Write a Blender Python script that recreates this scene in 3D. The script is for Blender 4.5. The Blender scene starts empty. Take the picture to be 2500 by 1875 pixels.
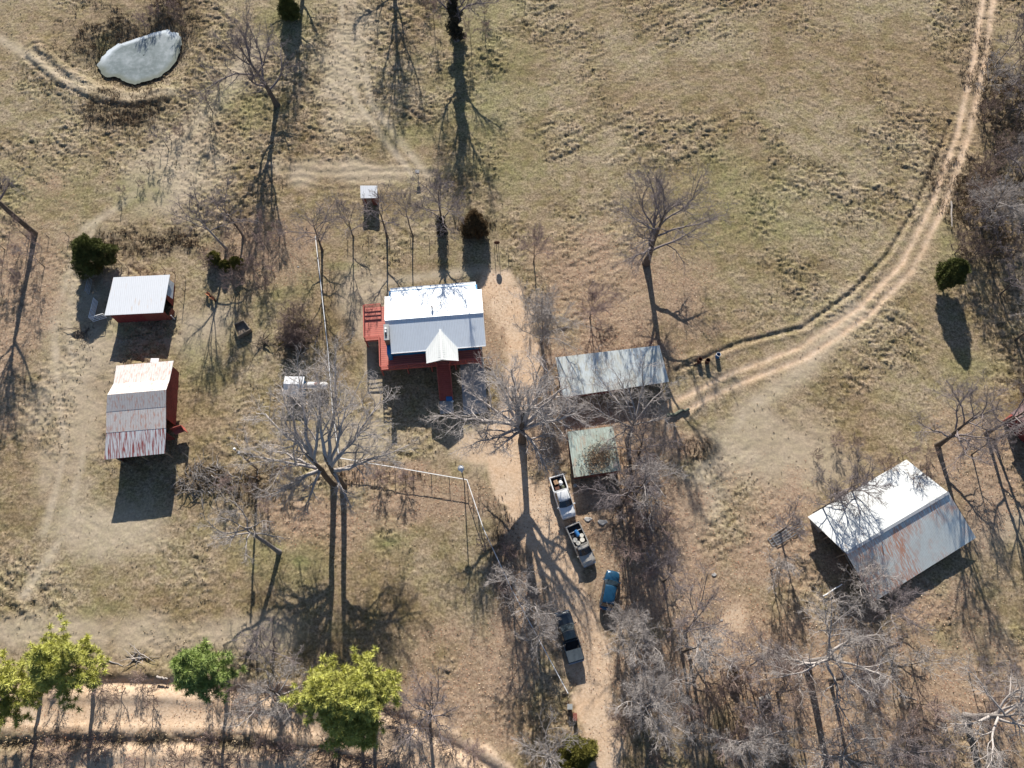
import bpy, math, random
import numpy as np
from mathutils import Vector, Matrix
R_ = math.radians
# ------------------------------------------------------------------ camera, light, exposure
CAM_H, FPX, NAD = 100.0, 1944.0, 752.5          # height (m), focal length (photo px), offset of the plumb point
TILT = math.atan(NAD / FPX)
scene = bpy.context.scene
col = scene.collection
cd = bpy.data.cameras.new('camera'); cam = bpy.data.objects.new('camera', cd); col.objects.link(cam)
cd.sensor_width = 36.0; cd.lens = 36.0 * FPX / 2500; cd.clip_start = 1.0; cd.clip_end = 6000
cam.location = (0, 0, CAM_H); cam.rotation_euler = (TILT, 0, 0); scene.camera = cam
SUN_EL, SUN_AX = math.atan(1 / 2.05), 0.07
world = bpy.data.worlds.new('World'); scene.world = world; world.use_nodes = True
wn = world.node_tree; sky = wn.nodes.new('ShaderNodeTexSky'); sky.sky_type = 'NISHITA'; sky.sun_disc = False
sky.sun_elevation = SUN_EL; sky.sun_rotation = math.atan2(-SUN_AX, 1.0); sky.air_density = 1.0; sky.dust_density = 0.6; sky.ozone_density = 3.5
bgn = wn.nodes['Background']; wn.links.new(sky.outputs[0], bgn.inputs[0]); bgn.inputs[1].default_value = 0.062
sl = bpy.data.lights.new('sun', 'SUN'); sun = bpy.data.objects.new('sun', sl); col.objects.link(sun)
sl.energy = 5.0; sl.angle = R_(0.5); sl.color = (1.0, 0.94, 0.845)
sun.rotation_euler = Vector((SUN_AX, -1.0, -math.tan(SUN_EL) * math.hypot(1, SUN_AX))).to_track_quat('-Z', 'Y').to_euler()
scene.view_settings.view_transform = 'Standard'; scene.view_settings.look = 'None'
scene.view_settings.exposure = 0.9; scene.view_settings.gamma = 1.0
scene.render.resolution_x = 1024; scene.render.resolution_y = 768
scene.cycles.max_bounces = 5; scene.cycles.diffuse_bounces = 2; scene.cycles.glossy_bounces = 2
# ------------------------------------------------------------------ survey helper: photo point at height h -> ground plan
ct, st = math.cos(TILT), math.sin(TILT)
def G(px, py, h=0.0):
    a, b = (px - 1250) / FPX, -(py - 937.5) / FPX
    d = (a, st + b * ct, -ct + b * st); s = (h - CAM_H) / d[2]
    return Vector((d[0] * s, d[1] * s, h))
def PXA(x, y):                                   # plan -> photo (arrays)
    z = st * y + ct * CAM_H
    return 1250 + FPX * x / z, 937.5 - FPX * (ct * y - st * CAM_H) / z
# ------------------------------------------------------------------ noise
rs = np.random.RandomState(7); TAB = rs.rand(512, 512).astype(np.float32)
def vn(x, y, s=0):
    x = np.asarray(x, np.float64) + s * 17.31; y = np.asarray(y, np.float64) + s * 9.77
    xi = np.floor(x).astype(np.int64); yi = np.floor(y).astype(np.int64); fx = x - xi; fy = y - yi
    fx = fx * fx * (3 - 2 * fx); fy = fy * fy * (3 - 2 * fy)
    a = TAB[yi & 511, xi & 511]; b = TAB[yi & 511, (xi + 1) & 511]; c = TAB[(yi + 1) & 511, xi & 511]; d = TAB[(yi + 1) & 511, (xi + 1) & 511]
    return (a * (1 - fx) + b * fx) * (1 - fy) + (c * (1 - fx) + d * fx) * fy
def fbm(x, y, s=0, o=4, g=.5):
    t = 0; A = 1; n = 0
    for i in range(o):
        t = t + A * vn(x * 2 ** i, y * 2 ** i, s + i * 3.7); n += A; A *= g
    return t / n
def sm(a, b, x):
    t = np.clip((x - a) / (b - a), 0, 1); return t * t * (3 - 2 * t)
def pdist(x, y, pts):
    best = np.full(np.shape(x), 1e9)
    for (ax, ay), (bx, by) in zip(pts[:-1], pts[1:]):
        dx, dy = bx - ax, by - ay; t = np.clip(((x - ax) * dx + (y - ay) * dy) / (dx * dx + dy * dy), 0, 1)
        best = np.minimum(best, np.hypot(x - ax - t * dx, y - ay - t * dy))
    return best
def W(l): return [tuple(G(a, b)[:2]) for a, b in l]
# ------------------------------------------------------------------ materials
def mat(name, build):
    m = bpy.data.materials.new(name); m.use_nodes = True; t = m.node_tree; build(t, t.nodes['Principled BSDF']); return m
def nd(t, k, **kw):
    n = t.nodes.new(k)
    for a, b in kw.items():
        if a.startswith('i_'): n.inputs[a[2:].replace('_', ' ')].default_value = b
        else: setattr(n, a, b)
    return n
def ramp(t, fac, stops):
    r = nd(t, 'ShaderNodeValToRGB'); e = r.color_ramp.elements
    while len(e) < len(stops): e.new(.5)
    for k, (p, c) in zip(e, stops): k.position = p; k.color = (*c, 1) if len(c) == 3 else c
    t.links.new(fac, r.inputs[0]); return r.outputs[0]
def mix(t, f, a, b, mode='MIX'):
    m = nd(t, 'ShaderNodeMix', data_type='RGBA', blend_type=mode)
    for s, v in ((m.inputs[0], f), (m.inputs[6], a), (m.inputs[7], b)):
        if hasattr(v, 'links'): t.links.new(v, s)
        elif isinstance(v, (int, float)): s.default_value = v
        else: s.default_value = (*v, 1)
    return m.outputs[2]
def noise(t, scale, detail=4, vec=None, rough=.6):
    n = nd(t, 'ShaderNodeTexNoise'); n.inputs['Scale'].default_value = scale; n.inputs['Detail'].default_value = detail; n.inputs['Roughness'].default_value = rough
    if vec is not None: t.links.new(vec, n.inputs['Vector'])
    return n.outputs[0]
def ocoord(t, sx=1, sy=1, sz=1):
    c = nd(t, 'ShaderNodeTexCoord'); m = nd(t, 'ShaderNodeMapping'); m.inputs['Scale'].default_value = (sx, sy, sz)
    t.links.new(c.outputs['Object'], m.inputs[0]); return m.outputs[0]
def bump(t, p, h, s=.3, d=.05):
    b = nd(t, 'ShaderNodeBump'); b.inputs['Strength'].default_value = s; b.inputs['Distance'].default_value = d
    t.links.new(h, b.inputs['Height']); t.links.new(b.outputs[0], p.inputs['Normal'])
def simple(name, c, rough=.7, var=.25, sc=3, metal=0, spec=.3, coat=0):
    def f(t, p):
        n = noise(t, sc, 5, ocoord(t)); lo = tuple(x * (1 - var) for x in c); hi = tuple(min(1, x * (1 + var)) for x in c)
        t.links.new(ramp(t, n, [(.3, lo), (.7, hi)]), p.inputs['Base Color'])
        p.inputs['Roughness'].default_value = rough; p.inputs['Metallic'].default_value = metal
        p.inputs['Specular IOR Level'].default_value = spec; p.inputs['Coat Weight'].default_value = coat
    return mat(name, f)
def attrmat(name, rough=.9, sc=9, v=.3):         # colour carried by the mesh, broken up by noise
    def f(t, p):
        a = nd(t, 'ShaderNodeAttribute', attribute_name='tint'); n = noise(t, sc, 3, ocoord(t))
        t.links.new(mix(t, 1.0, a.outputs[0], ramp(t, n, [(.3, (1 - v,) * 3), (.7, (1 + v,) * 3)]), 'MULTIPLY'), p.inputs['Base Color'])
        p.inputs['Roughness'].default_value = rough; p.inputs['Specular IOR Level'].default_value = .15
    return mat(name, f)
def roofmat(name, base, grime, rust, rust_amt, rib=2.6, rough=.45, sx=1.0, sy=.25, dirt=.5, clus=True):
    def f(t, p):
        v = ocoord(t); n1 = noise(t, .35, 6, v); n2 = noise(t, 1.3, 6, ocoord(t, 4 * sx, 4 * sy, 1)); n3 = noise(t, 2.0, 6, ocoord(t, 1.5 * sx, .9 * sy, 1), .6); n4 = noise(t, .22, 3, v)
        c = mix(t, ramp(t, n1, [(.4, (0,) * 3), (.75, (dirt,) * 3)]), base, grime)
        c = mix(t, ramp(t, n2, [(.45, (0,) * 3), (.8, (dirt,) * 3)]), c, tuple(x * .8 for x in grime))
        c = mix(t, ramp(t, n3, [(.7 - rust_amt * .45 - .05, (0,) * 3), (.7 - rust_amt * .45 + .07, (1,) * 3)]), c, mix(t, ramp(t, n4, [(.42, (1,) * 3), (.6, (0,) * 3)]) if clus else 1.0, c, rust))
        w = nd(t, 'ShaderNodeTexWave', bands_direction='X', wave_profile='SIN'); w.inputs['Scale'].default_value = rib / 2.2; w.inputs['Distortion'].default_value = 0
        t.links.new(v, w.inputs[0])
        c = mix(t, 1.0, c, ramp(t, w.outputs[1], [(.0, (.88,) * 3), (.35, (1,) * 3)]), 'MULTIPLY')
        t.links.new(c, p.inputs['Base Color']); p.inputs['Roughness'].default_value = rough; p.inputs['Metallic'].default_value = .0
        p.inputs['Specular IOR Level'].default_value = .45
        bump(t, p, w.outputs[1], .3, .02)
    return mat(name, f)
M = {}
M['bark'] = simple('bark_brown', (.13, .105, .085), .95, .35, 6, spec=.1)
M['bark_grey'] = simple('bark_grey', (.23, .21, .2), .95, .35, 5, spec=.1)
M['bark_pale'] = simple('bark_pale', (.36, .32, .29), .95, .3, 4, spec=.1)
M['twig'] = simple('twig_grey', (.21, .18, .18), .95, .25, 2, spec=.1)
M['twig_pale'] = simple('twig_pale', (.36, .325, .305), .95, .25, 2, spec=.1)
M['twig_silver'] = simple('twig_silver', (.42, .38, .36), .95, .25, 2, spec=.1)
M['twig_brown'] = simple('twig_brown', (.2, .15, .13), .95, .3, 2, spec=.1)
M['twig_pink'] = simple('twig_pinkish', (.28, .21, .19), .95, .25, 2, spec=.1)
M['pine'] = simple('pine_needles', (.46, .46, .12), .7, .4, 1.2, spec=.25)
M['pine_green'] = simple('pine_needles_green', (.26, .33, .1), .7, .4, 1.2, spec=.25)
M['cedar'] = simple('cedar_foliage', (.1, .11, .03), .8, .5, 1.6, spec=.2)
M['cedar_brown'] = simple('cedar_foliage_brown', (.13, .085, .04), .8, .45, 1.6, spec=.2)
M['cedar_gold'] = simple('cedar_foliage_gold', (.15, .14, .03), .8, .45, 1.6, spec=.2)
M['ivy'] = simple('ivy_leaves', (.05, .045, .028), .7, .5, 3, spec=.3)
M['grass'] = attrmat('dry_grass'); M['leaf'] = attrmat('dead_leaves', .85)
M['rwhite'] = roofmat('roof_white_metal', (.7, .72, .75), (.66, .68, .7), (.6, .5, .42), .1, dirt=.35)
M['rhouse'] = roofmat('roof_galvanised_metal', (.74, .8, .86), (.62, .66, .7), (.6, .55, .5), .02, rib=3.2, dirt=.35)
M['rporch'] = roofmat('roof_porch_metal', (.74, .76, .74), (.66, .68, .66), (.6, .55, .5), .02, dirt=.3)
M['rrust'] = roofmat('roof_rust_speckled', (.6, .56, .53), (.46, .42, .4), (.5, .3, .24), .3, rib=2.2, dirt=.6, sx=1.6, sy=.6, clus=False)
M['rstripe'] = roofmat('roof_red_striped', (.62, .64, .65), (.52, .52, .52), (.3, .085, .075), .42, rib=2.0, sx=2.2, sy=.1, dirt=.3, clus=False)
M['rlong'] = roofmat('roof_weathered_tin', (.62, .68, .7), (.52, .52, .44), (.5, .45, .33), .25, rib=3.2, dirt=.9)
M['rgreen'] = roofmat('roof_mossy_tin', (.42, .5, .45), (.26, .28, .23), (.38, .31, .24), .3, rib=2.2, dirt=.9, rough=.7)
M['rbarn_n'] = roofmat('roof_bright_tin', (.66, .68, .68), (.56, .57, .55), (.55, .46, .38), .14, rib=2.6, dirt=.5)
M['rbarn_s'] = roofmat('roof_rusty_tin', (.74, .78, .74), (.62, .63, .58), (.62, .33, .22), .5, rib=3.4, sx=2.0, sy=.45, dirt=.8)
M['rbrown'] = roofmat('roof_brown_shingle', (.2, .13, .13), (.14, .09, .09), (.2, .12, .1), .3, rough=.85)
M['red'] = simple('red_siding', (.19, .04, .036), .8, .35, 3); M['red_b'] = simple('red_siding_brown', (.2, .07, .05), .8, .3, 3)
M['deck'] = None
def deckf(t, p):
    v = ocoord(t); w = nd(t, 'ShaderNodeTexWave', bands_direction='Y'); w.inputs['Scale'].default_value = 1.1; w.inputs['Distortion'].default_value = .15; t.links.new(v, w.inputs[0])
    n = noise(t, 1.2, 5, v); c = ramp(t, n, [(.3, (.42, .11, .085)), (.7, (.52, .17, .13))])
    t.links.new(mix(t, 1.0, c, ramp(t, w.outputs[1], [(0, (.55,) * 3), (.25, (1,) * 3)]), 'MULTIPLY'), p.inputs['Base Color']); p.inputs['Roughness'].default_value = .75
M['deck'] = mat('deck_red_paint', deckf)
M['redp'] = simple('red_painted_wood', (.42, .11, .085), .7, .15, 3)
M['blue'] = simple('blue_siding', (.03, .2, .42), .6, .12, 1); M['white'] = simple('white_paint', (.78, .78, .78), .5, .06, 2)
M['wood'] = simple('weathered_wood', (.22, .18, .14), .9, .35, 5); M['woodp'] = simple('fresh_lumber', (.5, .38, .2), .8, .2, 4)
M['conc'] = simple('concrete', (.3, .31, .31), .9, .2, 1.5); M['brick'] = simple('brick_brown', (.2, .13, .1), .9, .3, 6)
M['galv'] = simple('galvanised_steel', (.45, .46, .47), .4, .15, 3, .6); M['dark'] = simple('dark_void', (.02, .02, .022), .9, .2, 2)
M['wire'] = simple('fence_wire', (.16, .14, .12), .7, .2, 4); M['rust'] = simple('rusty_steel', (.11, .05, .035), .85, .35, 6)
M['orange'] = simple('orange_rust_panel', (.42, .17, .08), .8, .3, 5); M['tyre'] = simple('tyre_rubber', (.018, .018, .018), .85, .1)
M['glass'] = simple('tinted_glass', (.012, .02, .028), .06, .1, 1, spec=.7); M['chrome'] = simple('rim_metal', (.5, .5, .5), .3, .1, 3, .8)
M['pwhite'] = simple('car_paint_white', (.75, .76, .77), .3, .03, 1, spec=.5, coat=.5); M['ptan'] = simple('car_paint_beige', (.45, .42, .37), .35, .05, 1, .2, .5, .5)
M['pblue'] = simple('car_paint_blue', (.012, .06, .12), .22, .1, 1, .3, .5, .8); M['pdark'] = simple('car_paint_slate', (.016, .024, .034), .3, .1, 1, .3, .5, .8)
M['bedliner'] = simple('bed_liner', (.03, .03, .035), .8, .2); M['tonneau'] = simple('tonneau_grey_vinyl', (.05, .065, .08), .6, .12, 1.5)
M['lamp'] = simple('lamp_lens', (.6, .2, .15), .3, .1); M['lampw'] = simple('lamp_lens_clear', (.7, .72, .74), .15, .05)
M['bluep'] = simple('blue_plastic', (.04, .16, .38), .4, .1); M['cream'] = simple('cream_plastic', (.6, .57, .5), .5, .08)
M['card'] = simple('cardboard', (.4, .25, .15), .85, .2); M['log'] = simple('mossy_log', (.14, .15, .11), .95, .4, 5)
M['stone'] = simple('grey_stone', (.35, .34, .33), .9, .25, 3); M['yellow'] = simple('yellow_paint', (.6, .4, .05), .6, .1)
def icef(t, p):
    v = ocoord(t); n = noise(t, .22, 7, v, .65); n2 = noise(t, 1.6, 5, v)
    c = ramp(t, n, [(.3, (.09, .115, .11)), (.5, (.16, .19, .19)), (.66, (.28, .31, .32))])
    a = nd(t, 'ShaderNodeAttribute', attribute_name='rim')
    c = mix(t, a.outputs['Fac'], c, (.55, .6, .63)); c = mix(t, ramp(t, n2, [(.45, (0,) * 3), (.8, (.4,) * 3)]), c, (.42, .44, .46))
    s = nd(t, 'ShaderNodeAttribute', attribute_name='melt'); c = mix(t, s.outputs['Fac'], c, (.12, .13, .09))
    t.links.new(c, p.inputs['Base Color']); p.inputs['Roughness'].default_value = .35
M['ice'] = mat('pond_ice', icef)
def groundf(t, p):
    v = nd(t, 'ShaderNodeTexCoord').outputs['Object']
    z = nd(t, 'ShaderNodeAttribute', attribute_name='zone'); z2 = nd(t, 'ShaderNodeAttribute', attribute_name='zone2')
    s1 = nd(t, 'ShaderNodeSeparateColor'); s2 = nd(t, 'ShaderNodeSeparateColor'); t.links.new(z.outputs[0], s1.inputs[0]); t.links.new(z2.outputs[0], s2.inputs[0])
    road, leaf, green = s1.outputs; weed, tuft, pale = s2.outputs
    fine = noise(t, 3.2, 6, v, .72); mid = noise(t, .5, 5, v); big = noise(t, .05, 4, v)
    vor = nd(t, 'ShaderNodeTexVoronoi'); vor.inputs['Scale'].default_value = 5.5; t.links.new(v, vor.inputs['Vector'])
    g = ramp(t, fine, [(.3, (.09, .073, .052)), (.43, (.22, .173, .118)), (.57, (.36, .29, .204)), (.73, (.55, .46, .35))])
    g = mix(t, ramp(t, mid, [(.42, (0,) * 3), (.62, (.55,) * 3)]), g, mix(t, 1.0, g, (.8, .88, .62), 'MULTIPLY'))
    g = mix(t, ramp(t, big, [(.42, (0,) * 3), (.6, (.75,) * 3)]), g, mix(t, 1.0, g, (.82, .73, .67), 'MULTIPLY'))
    g = mix(t, ramp(t, noise(t, .17, 5, v, .65), [(.5, (0,) * 3), (.62, (.6,) * 3)]), g, mix(t, 1.0, g, (.66, .64, .52), 'MULTIPLY'))
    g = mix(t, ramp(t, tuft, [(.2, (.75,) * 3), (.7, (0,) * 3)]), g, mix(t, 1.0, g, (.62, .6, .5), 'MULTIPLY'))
    g = mix(t, pale, g, mix(t, .62, g, (.49, .415, .32)))
    g = mix(t, weed, g, ramp(t, fine, [(.35, (.06, .05, .035)), (.6, (.17, .125, .08)), (.8, (.3, .23, .16))]))
    g = mix(t, green, g, ramp(t, fine, [(.35, (.1, .1, .045)), (.6, (.24, .235, .1)), (.8, (.38, .35, .2))]))
    lf = ramp(t, vor.outputs[1], [(.0, (.1, .07, .05)), (.3, (.3, .18, .12)), (.55, (.42, .29, .2)), (.75, (.25, .16, .12)), (1, (.56, .43, .32))])
    lf = mix(t, .5, lf, ramp(t, fine, [(.32, (.1, .075, .055)), (.55, (.34, .26, .19)), (.75, (.56, .43, .32))]))
    g = mix(t, leaf, g, lf)
    rd = ramp(t, fine, [(.3, (.38, .275, .19)), (.5, (.52, .395, .285)), (.75, (.64, .51, .39))])
    rd = mix(t, ramp(t, noise(t, .35, 6, v), [(.4, (0,) * 3), (.65, (.6,) * 3)]), rd, mix(t, 1.0, rd, (1.0, .9, .8), 'MULTIPLY'))
    g = mix(t, road, g, rd)
    t.links.new(g, p.inputs['Base Color']); p.inputs['Roughness'].default_value = .95; p.inputs['Specular IOR Level'].default_value = .1
    bump(t, p, fine, .7, .06)
M['ground'] = mat('pasture_ground', groundf)
# ------------------------------------------------------------------ mesh helpers
def npmesh(name, V, Q=None, T=None, m=None, smooth=False, attrs=None):
    me = bpy.data.meshes.new(name); V = np.asarray(V, np.float32)
    parts = [np.asarray(a, np.int32).reshape(-1, k) for a, k in ((Q, 4), (T, 3)) if a is not None and len(a)]
    lo = np.concatenate([a.ravel() for a in parts]); tot = np.concatenate([np.full(len(a), a.shape[1], np.int32) for a in parts])
    me.vertices.add(len(V)); me.vertices.foreach_set('co', V.ravel()); me.loops.add(len(lo)); me.loops.foreach_set('vertex_index', lo)
    me.polygons.add(len(tot)); me.polygons.foreach_set('loop_start', np.concatenate([[0], np.cumsum(tot)[:-1]]).astype(np.int32)); me.polygons.foreach_set('loop_total', tot)
    if smooth: me.polygons.foreach_set('use_smooth', np.ones(len(tot), bool))
    me.update(calc_edges=True)
    for k, a in (attrs or {}).items():
        if a.ndim == 1: me.attributes.new(k, 'FLOAT', 'POINT').data.foreach_set('value', a.astype(np.float32))
        else: me.attributes.new(k, 'FLOAT_COLOR', 'POINT').data.foreach_set('color', a.astype(np.float32).ravel())
    if m is not None: me.materials.append(m)
    return me
def tag(o, label=None, cat=None, group=None, kind=None):
    for k, v in (('label', label), ('category', cat), ('group', group), ('kind', kind)):
        if v: o[k] = v
    return o
def link(name, me, parent=None, **kw):
    o = bpy.data.objects.new(name, me); col.objects.link(o)
    if parent is not None: o.parent = parent
    return tag(o, **kw)
def thing(name, label, cat, loc=(0, 0, 0), rz=0, group=None):
    o = bpy.data.objects.new(name, None); o.empty_display_size = .3; col.objects.link(o)
    o.location = loc; o.rotation_euler = (0, 0, rz); return tag(o, label, cat, group)
def copy_tree(o, parent=None):
    c = o.copy(); col.objects.link(c); c.parent = parent
    for ch in [x for x in bpy.data.objects if x.parent == o]: copy_tree(ch, c)
    return c
class MB:
    def __init__(s): s.v = []; s.f = []
    def add(s, v, f):
        b = len(s.v); s.v += [tuple(x) for x in v]; s.f += [tuple(i + b for i in q) for q in f]; return s
    def box(s, x0, x1, y0, y1, z0, z1):
        return s.add([(x, y, z) for z in (z0, z1) for y in (y0, y1) for x in (x0, x1)], [(0, 2, 3, 1), (4, 5, 7, 6), (0, 1, 5, 4), (2, 6, 7, 3), (0, 4, 6, 2), (1, 3, 7, 5)])
    def panel(s, pts, th, n=None):               # polygon given thickness against its normal
        pts = [Vector(p) for p in pts]; k = len(pts)
        if n is None: n = (pts[1] - pts[0]).cross(pts[-1] - pts[0]).normalized()
        n = Vector(n)
        return s.add(pts + [p - n * th for p in pts], [tuple(range(k)), tuple(range(2 * k - 1, k - 1, -1))] + [(i, i + k, (i + 1) % k + k, (i + 1) % k) for i in range(k)])
    def bar(s, a, b, w, h=None):
        a, b = Vector(a), Vector(b); h = h or w; d = (b - a).normalized(); u = d.cross(Vector((0, 0, 1)))
        u = Vector((1, 0, 0)) if u.length < 1e-3 else u.normalized(); q = u.cross(d)
        v = [p + u * (w / 2) * i + q * (h / 2) * j for p in (a, b) for i, j in ((-1, -1), (1, -1), (1, 1), (-1, 1))]
        return s.add(v, [(3, 2, 1, 0), (4, 5, 6, 7), (0, 1, 5, 4), (1, 2, 6, 5), (2, 3, 7, 6), (3, 0, 4, 7)])
    def tube(s, pts, rad, n=10, caps=True):
        pts = [Vector(p) for p in pts]; rad = rad if isinstance(rad, (list, tuple)) else [rad] * len(pts); b = len(s.v); V = []; F = []
        for i, p in enumerate(pts):
            d = (pts[min(i + 1, len(pts) - 1)] - pts[max(i - 1, 0)]).normalized(); u = d.cross(Vector((0, 0, 1)))
            u = Vector((1, 0, 0)) if u.length < .05 else u.normalized(); q = d.cross(u)
            V += [p + (u * math.cos(a) + q * math.sin(a)) * rad[i] for a in (2 * math.pi * k / n for k in range(n))]
        for i in range(len(pts) - 1): F += [(i * n + k, i * n + (k + 1) % n, (i + 1) * n + (k + 1) % n, (i + 1) * n + k) for k in range(n)]
        if caps: F += [tuple(range(n - 1, -1, -1)), tuple(range((len(pts) - 1) * n, len(pts) * n))]
        return s.add(V, F)
    def loft(s, secs):
        n = len(secs[0]); V = [p for q in secs for p in q]; F = []
        for i in range(len(secs) - 1): F += [(i * n + k, i * n + (k + 1) % n, (i + 1) * n + (k + 1) % n, (i + 1) * n + k) for k in range(n)]
        F += [tuple(range(n - 1, -1, -1)), tuple(range((len(secs) - 1) * n, len(secs) * n))]
        return s.add(V, F)
    def build(s, name, m, parent=None, smooth=False, **kw):
        me = bpy.data.meshes.new(name); me.from_pydata([tuple(v) for v in s.v], [], s.f); me.update()
        import bmesh
        bm = bmesh.new(); bm.from_mesh(me); bmesh.ops.recalc_face_normals(bm, faces=bm.faces); bm.to_mesh(me); bm.free()
        me.materials.append(m)
        if smooth:
            me.polygons.foreach_set('use_smooth', [True] * len(me.polygons))
            me.set_sharp_from_angle(angle=R_(38))
        return link(name, me, parent, **kw)
def T(loc, rz):                                  # world point -> the local frame of a thing
    Mx = (Matrix.Translation(Vector((loc[0], loc[1], 0))) @ Matrix.Rotation(rz, 4, 'Z')).inverted()
    return lambda p: Mx @ Vector(p)
# ------------------------------------------------------------------ terrain
fx = np.arange(-93, 93.01, .17); fy = np.arange(-17, 117.01, .17)
ox = np.array([3, 8, 20, 50, 120, 300, 700, 1500.])
X = np.concatenate([-93 - ox[::-1], fx, 93 + ox]); Y = np.concatenate([-17 - ox[::-1], fy, 117 + ox])
gx, gy = np.meshgrid(X, Y); nx, ny = len(X), len(Y)
px, py = PXA(gx, np.clip(gy, -60, 400))
wob = (fbm(gx * .25, gy * .25, 3) - .5)
DRIVE = W([(1215, 690), (1262, 790), (1278, 900), (1262, 1000), (1215, 1090), (1262, 1200), (1345, 1330), (1395, 1450), (1440, 1600), (1462, 1740), (1475, 1900), (1480, 2000)])
FIELD = W([(1640, 1000), (1790, 925), (1960, 860), (2110, 760), (2215, 650), (2290, 500), (2350, 330), (2390, 150), (2412, 0), (2425, -120)])
GRAVEL = W([(-150, 1700), (200, 1715), (560, 1722), (800, 1750), (1000, 1800), (1150, 1880), (1300, 1980)])
GRAVEL2 = W([(150, 1900), (330, 1862), (520, 1868), (700, 1900)])
dd = pdist(gx, gy, DRIVE); df = pdist(gx, gy, FIELD); dg = pdist(gx, gy, GRAVEL); dg2 = pdist(gx, gy, GRAVEL2)
w1 = fbm(gx * .6, gy * .6, 11)
drive = sm(3.0, 1.8, dd + (w1 - .5) * 2.6)
track = np.exp(-((df - .85) / .48) ** 2) * .95 + np.exp(-(df / 1.9) ** 2) * .22
track = np.clip(track * (.25 + 1.15 * fbm(gx * .8, gy * .8, 55, 5)) * (1 + .3 * (w1 - .5)), 0, 1)
gravel = sm(3.3, 2.5, dg + (w1 - .5) * 1.6); gravel2 = sm(2.6, 1.6, dg2 + (w1 - .5) * 2)
def blob(cx, cy, rx, ry, a=0, soft=.5, wv=.9):     # soft patch: centre and radii measured on the photo, kept as metres on the ground
    c = G(cx, cy); sx = (G(cx + 1, cy) - c).length; sy = (G(cx, cy + 1) - c).length
    x = gx - c[0]; y = gy - c[1]; ca, sa = math.cos(a), math.sin(a); u = (x * ca + y * sa) / (rx * sx); v = (-x * sa + y * ca) / (ry * sy)
    return sm(1 + soft, 1 - soft, np.hypot(u, v) + wob * wv * 2)
leaf = np.zeros_like(gx)
for b in ((1500, 740, 210, 150), (1480, 640, 130, 90), (1215, 800, 60, 110), (1000, 1230, 190, 60), (1420, 1250, 150, 130), (1600, 1350, 150, 230), (1750, 1600, 420, 200),
          (2100, 1700, 460, 190), (2400, 1150, 130, 130), (1350, 1000, 110, 200), (640, 620, 120, 70), (40, 720, 90, 260), (950, 1160, 120, 40), (600, 1760, 620, 50), (1150, 1700, 160, 140),
          (760, 1270, 160, 60), (1560, 1080, 110, 110), (250, 1860, 300, 40), (2230, 1480, 120, 60), (1900, 1330, 150, 130), (1260, 1480, 60, 160), (800, 1860, 260, 50)):
    leaf = np.maximum(leaf, blob(*b) * (.8 if b[1] > 1000 else .72))
leaf *= (.7 + .5 * w1); leaf = np.clip(leaf, 0, 1)
green = np.zeros_like(gx)
for b in ((90, 480, 130, 70, .0), (600, 270, 60, 40), (250, 140, 20, 60), (1190, 150, 100, 260), (730, 1370, 60, 55), (950, 1320, 60, 30), (560, 240, 60, 40), (2300, 580, 22, 60), (1560, 1330, 40, 60),
          (330, 470, 60, 40), (700, 700, 60, 70), (830, 650, 40, 8), (2300, 1590, 70, 40), (640, 1340, 60, 60), (470, 900, 60, 60), (700, 60, 60, 60), (1000, 330, 60, 30), (1240, 420, 90, 40), (2380, 900, 60, 40), (240, 1490, 60, 20), (1800, 500, 160, 140), (300, 800, 40, 20)):
    green = np.maximum(green, blob(*b[:4], soft=.7) * .5)
for b in ((730, 1375, 28, 24), (950, 1322, 30, 16), (680, 1330, 20, 18)): green = np.maximum(green, blob(*b) * .8)
green = np.clip(green * (.3 + 1.1 * fbm(gx * 1.1, gy * 1.1, 29)), 0, 1)
weed = np.zeros_like(gx)
for b in ((290, 265, 95, 48), (240, 90, 110, 60), (400, 40, 60, 70), (715, 815, 50, 50), (500, 1170, 90, 45), (620, 1190, 60, 50), (330, 1060, 60, 25), (2430, 250, 60, 180), (2380, 480, 90, 90), (2440, 600, 70, 100), (1700, 1100, 40, 30), (380, 590, 120, 40), (1150, 550, 60, 30), (1540, 1180, 60, 120), (900, 1160, 110, 22), (1230, 1330, 30, 130)):
    weed = np.maximum(weed, blob(*b) * .75)
weed = np.clip(weed * (.35 + 1.1 * fbm(gx * .9, gy * .9, 41)), 0, 1)
pale = np.zeros_like(gx)
for b in ((200, 900, 90, 260), (200, 1550, 260, 45), (850, 130, 60, 150), (860, 420, 160, 30), (1180, 1080, 60, 60), (880, 1080, 90, 60), (900, 740, 60, 90), (1720, 1230, 60, 70), (1900, 1100, 160, 90), (420, 420, 90, 90), (1640, 1440, 60, 60), (1760, 1560, 50, 70), (480, 800, 60, 60), (250, 1290, 120, 60), (640, 1550, 90, 40), (2440, 1270, 60, 60)):
    pale = np.maximum(pale, blob(*b, soft=.7) * .75)
WORN = [([(345, 470), (235, 540), (200, 640), (165, 760), (180, 900), (205, 1100), (160, 1300), (60, 1450)], .75), ([(330, 480), (205, 560), (172, 660), (130, 780), (140, 920), (160, 1100), (110, 1300)], .75), ([(620, 120), (560, 215), (460, 330), (330, 470)], 2.2), ([(830, -20), (845, 120), (870, 250), (930, 330), (1010, 430)], .7), ([(862, -20), (880, 120), (905, 250), (965, 330), (1045, 430)], .7),
        ([(0, 95), (90, 150), (180, 212), (260, 242), (330, 246), (420, 225)], .9), ([(2450, 1270), (2330, 1300), (2500, 1260)], 1.2), ([(2090, 760), (1960, 900), (1830, 1000), (1700, 1180), (1660, 1400), (1700, 1600)], 1.6), ([(1250, 690), (1180, 660), (1090, 668), (930, 690), (900, 780), (905, 900), (930, 1000)], .8)]
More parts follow.
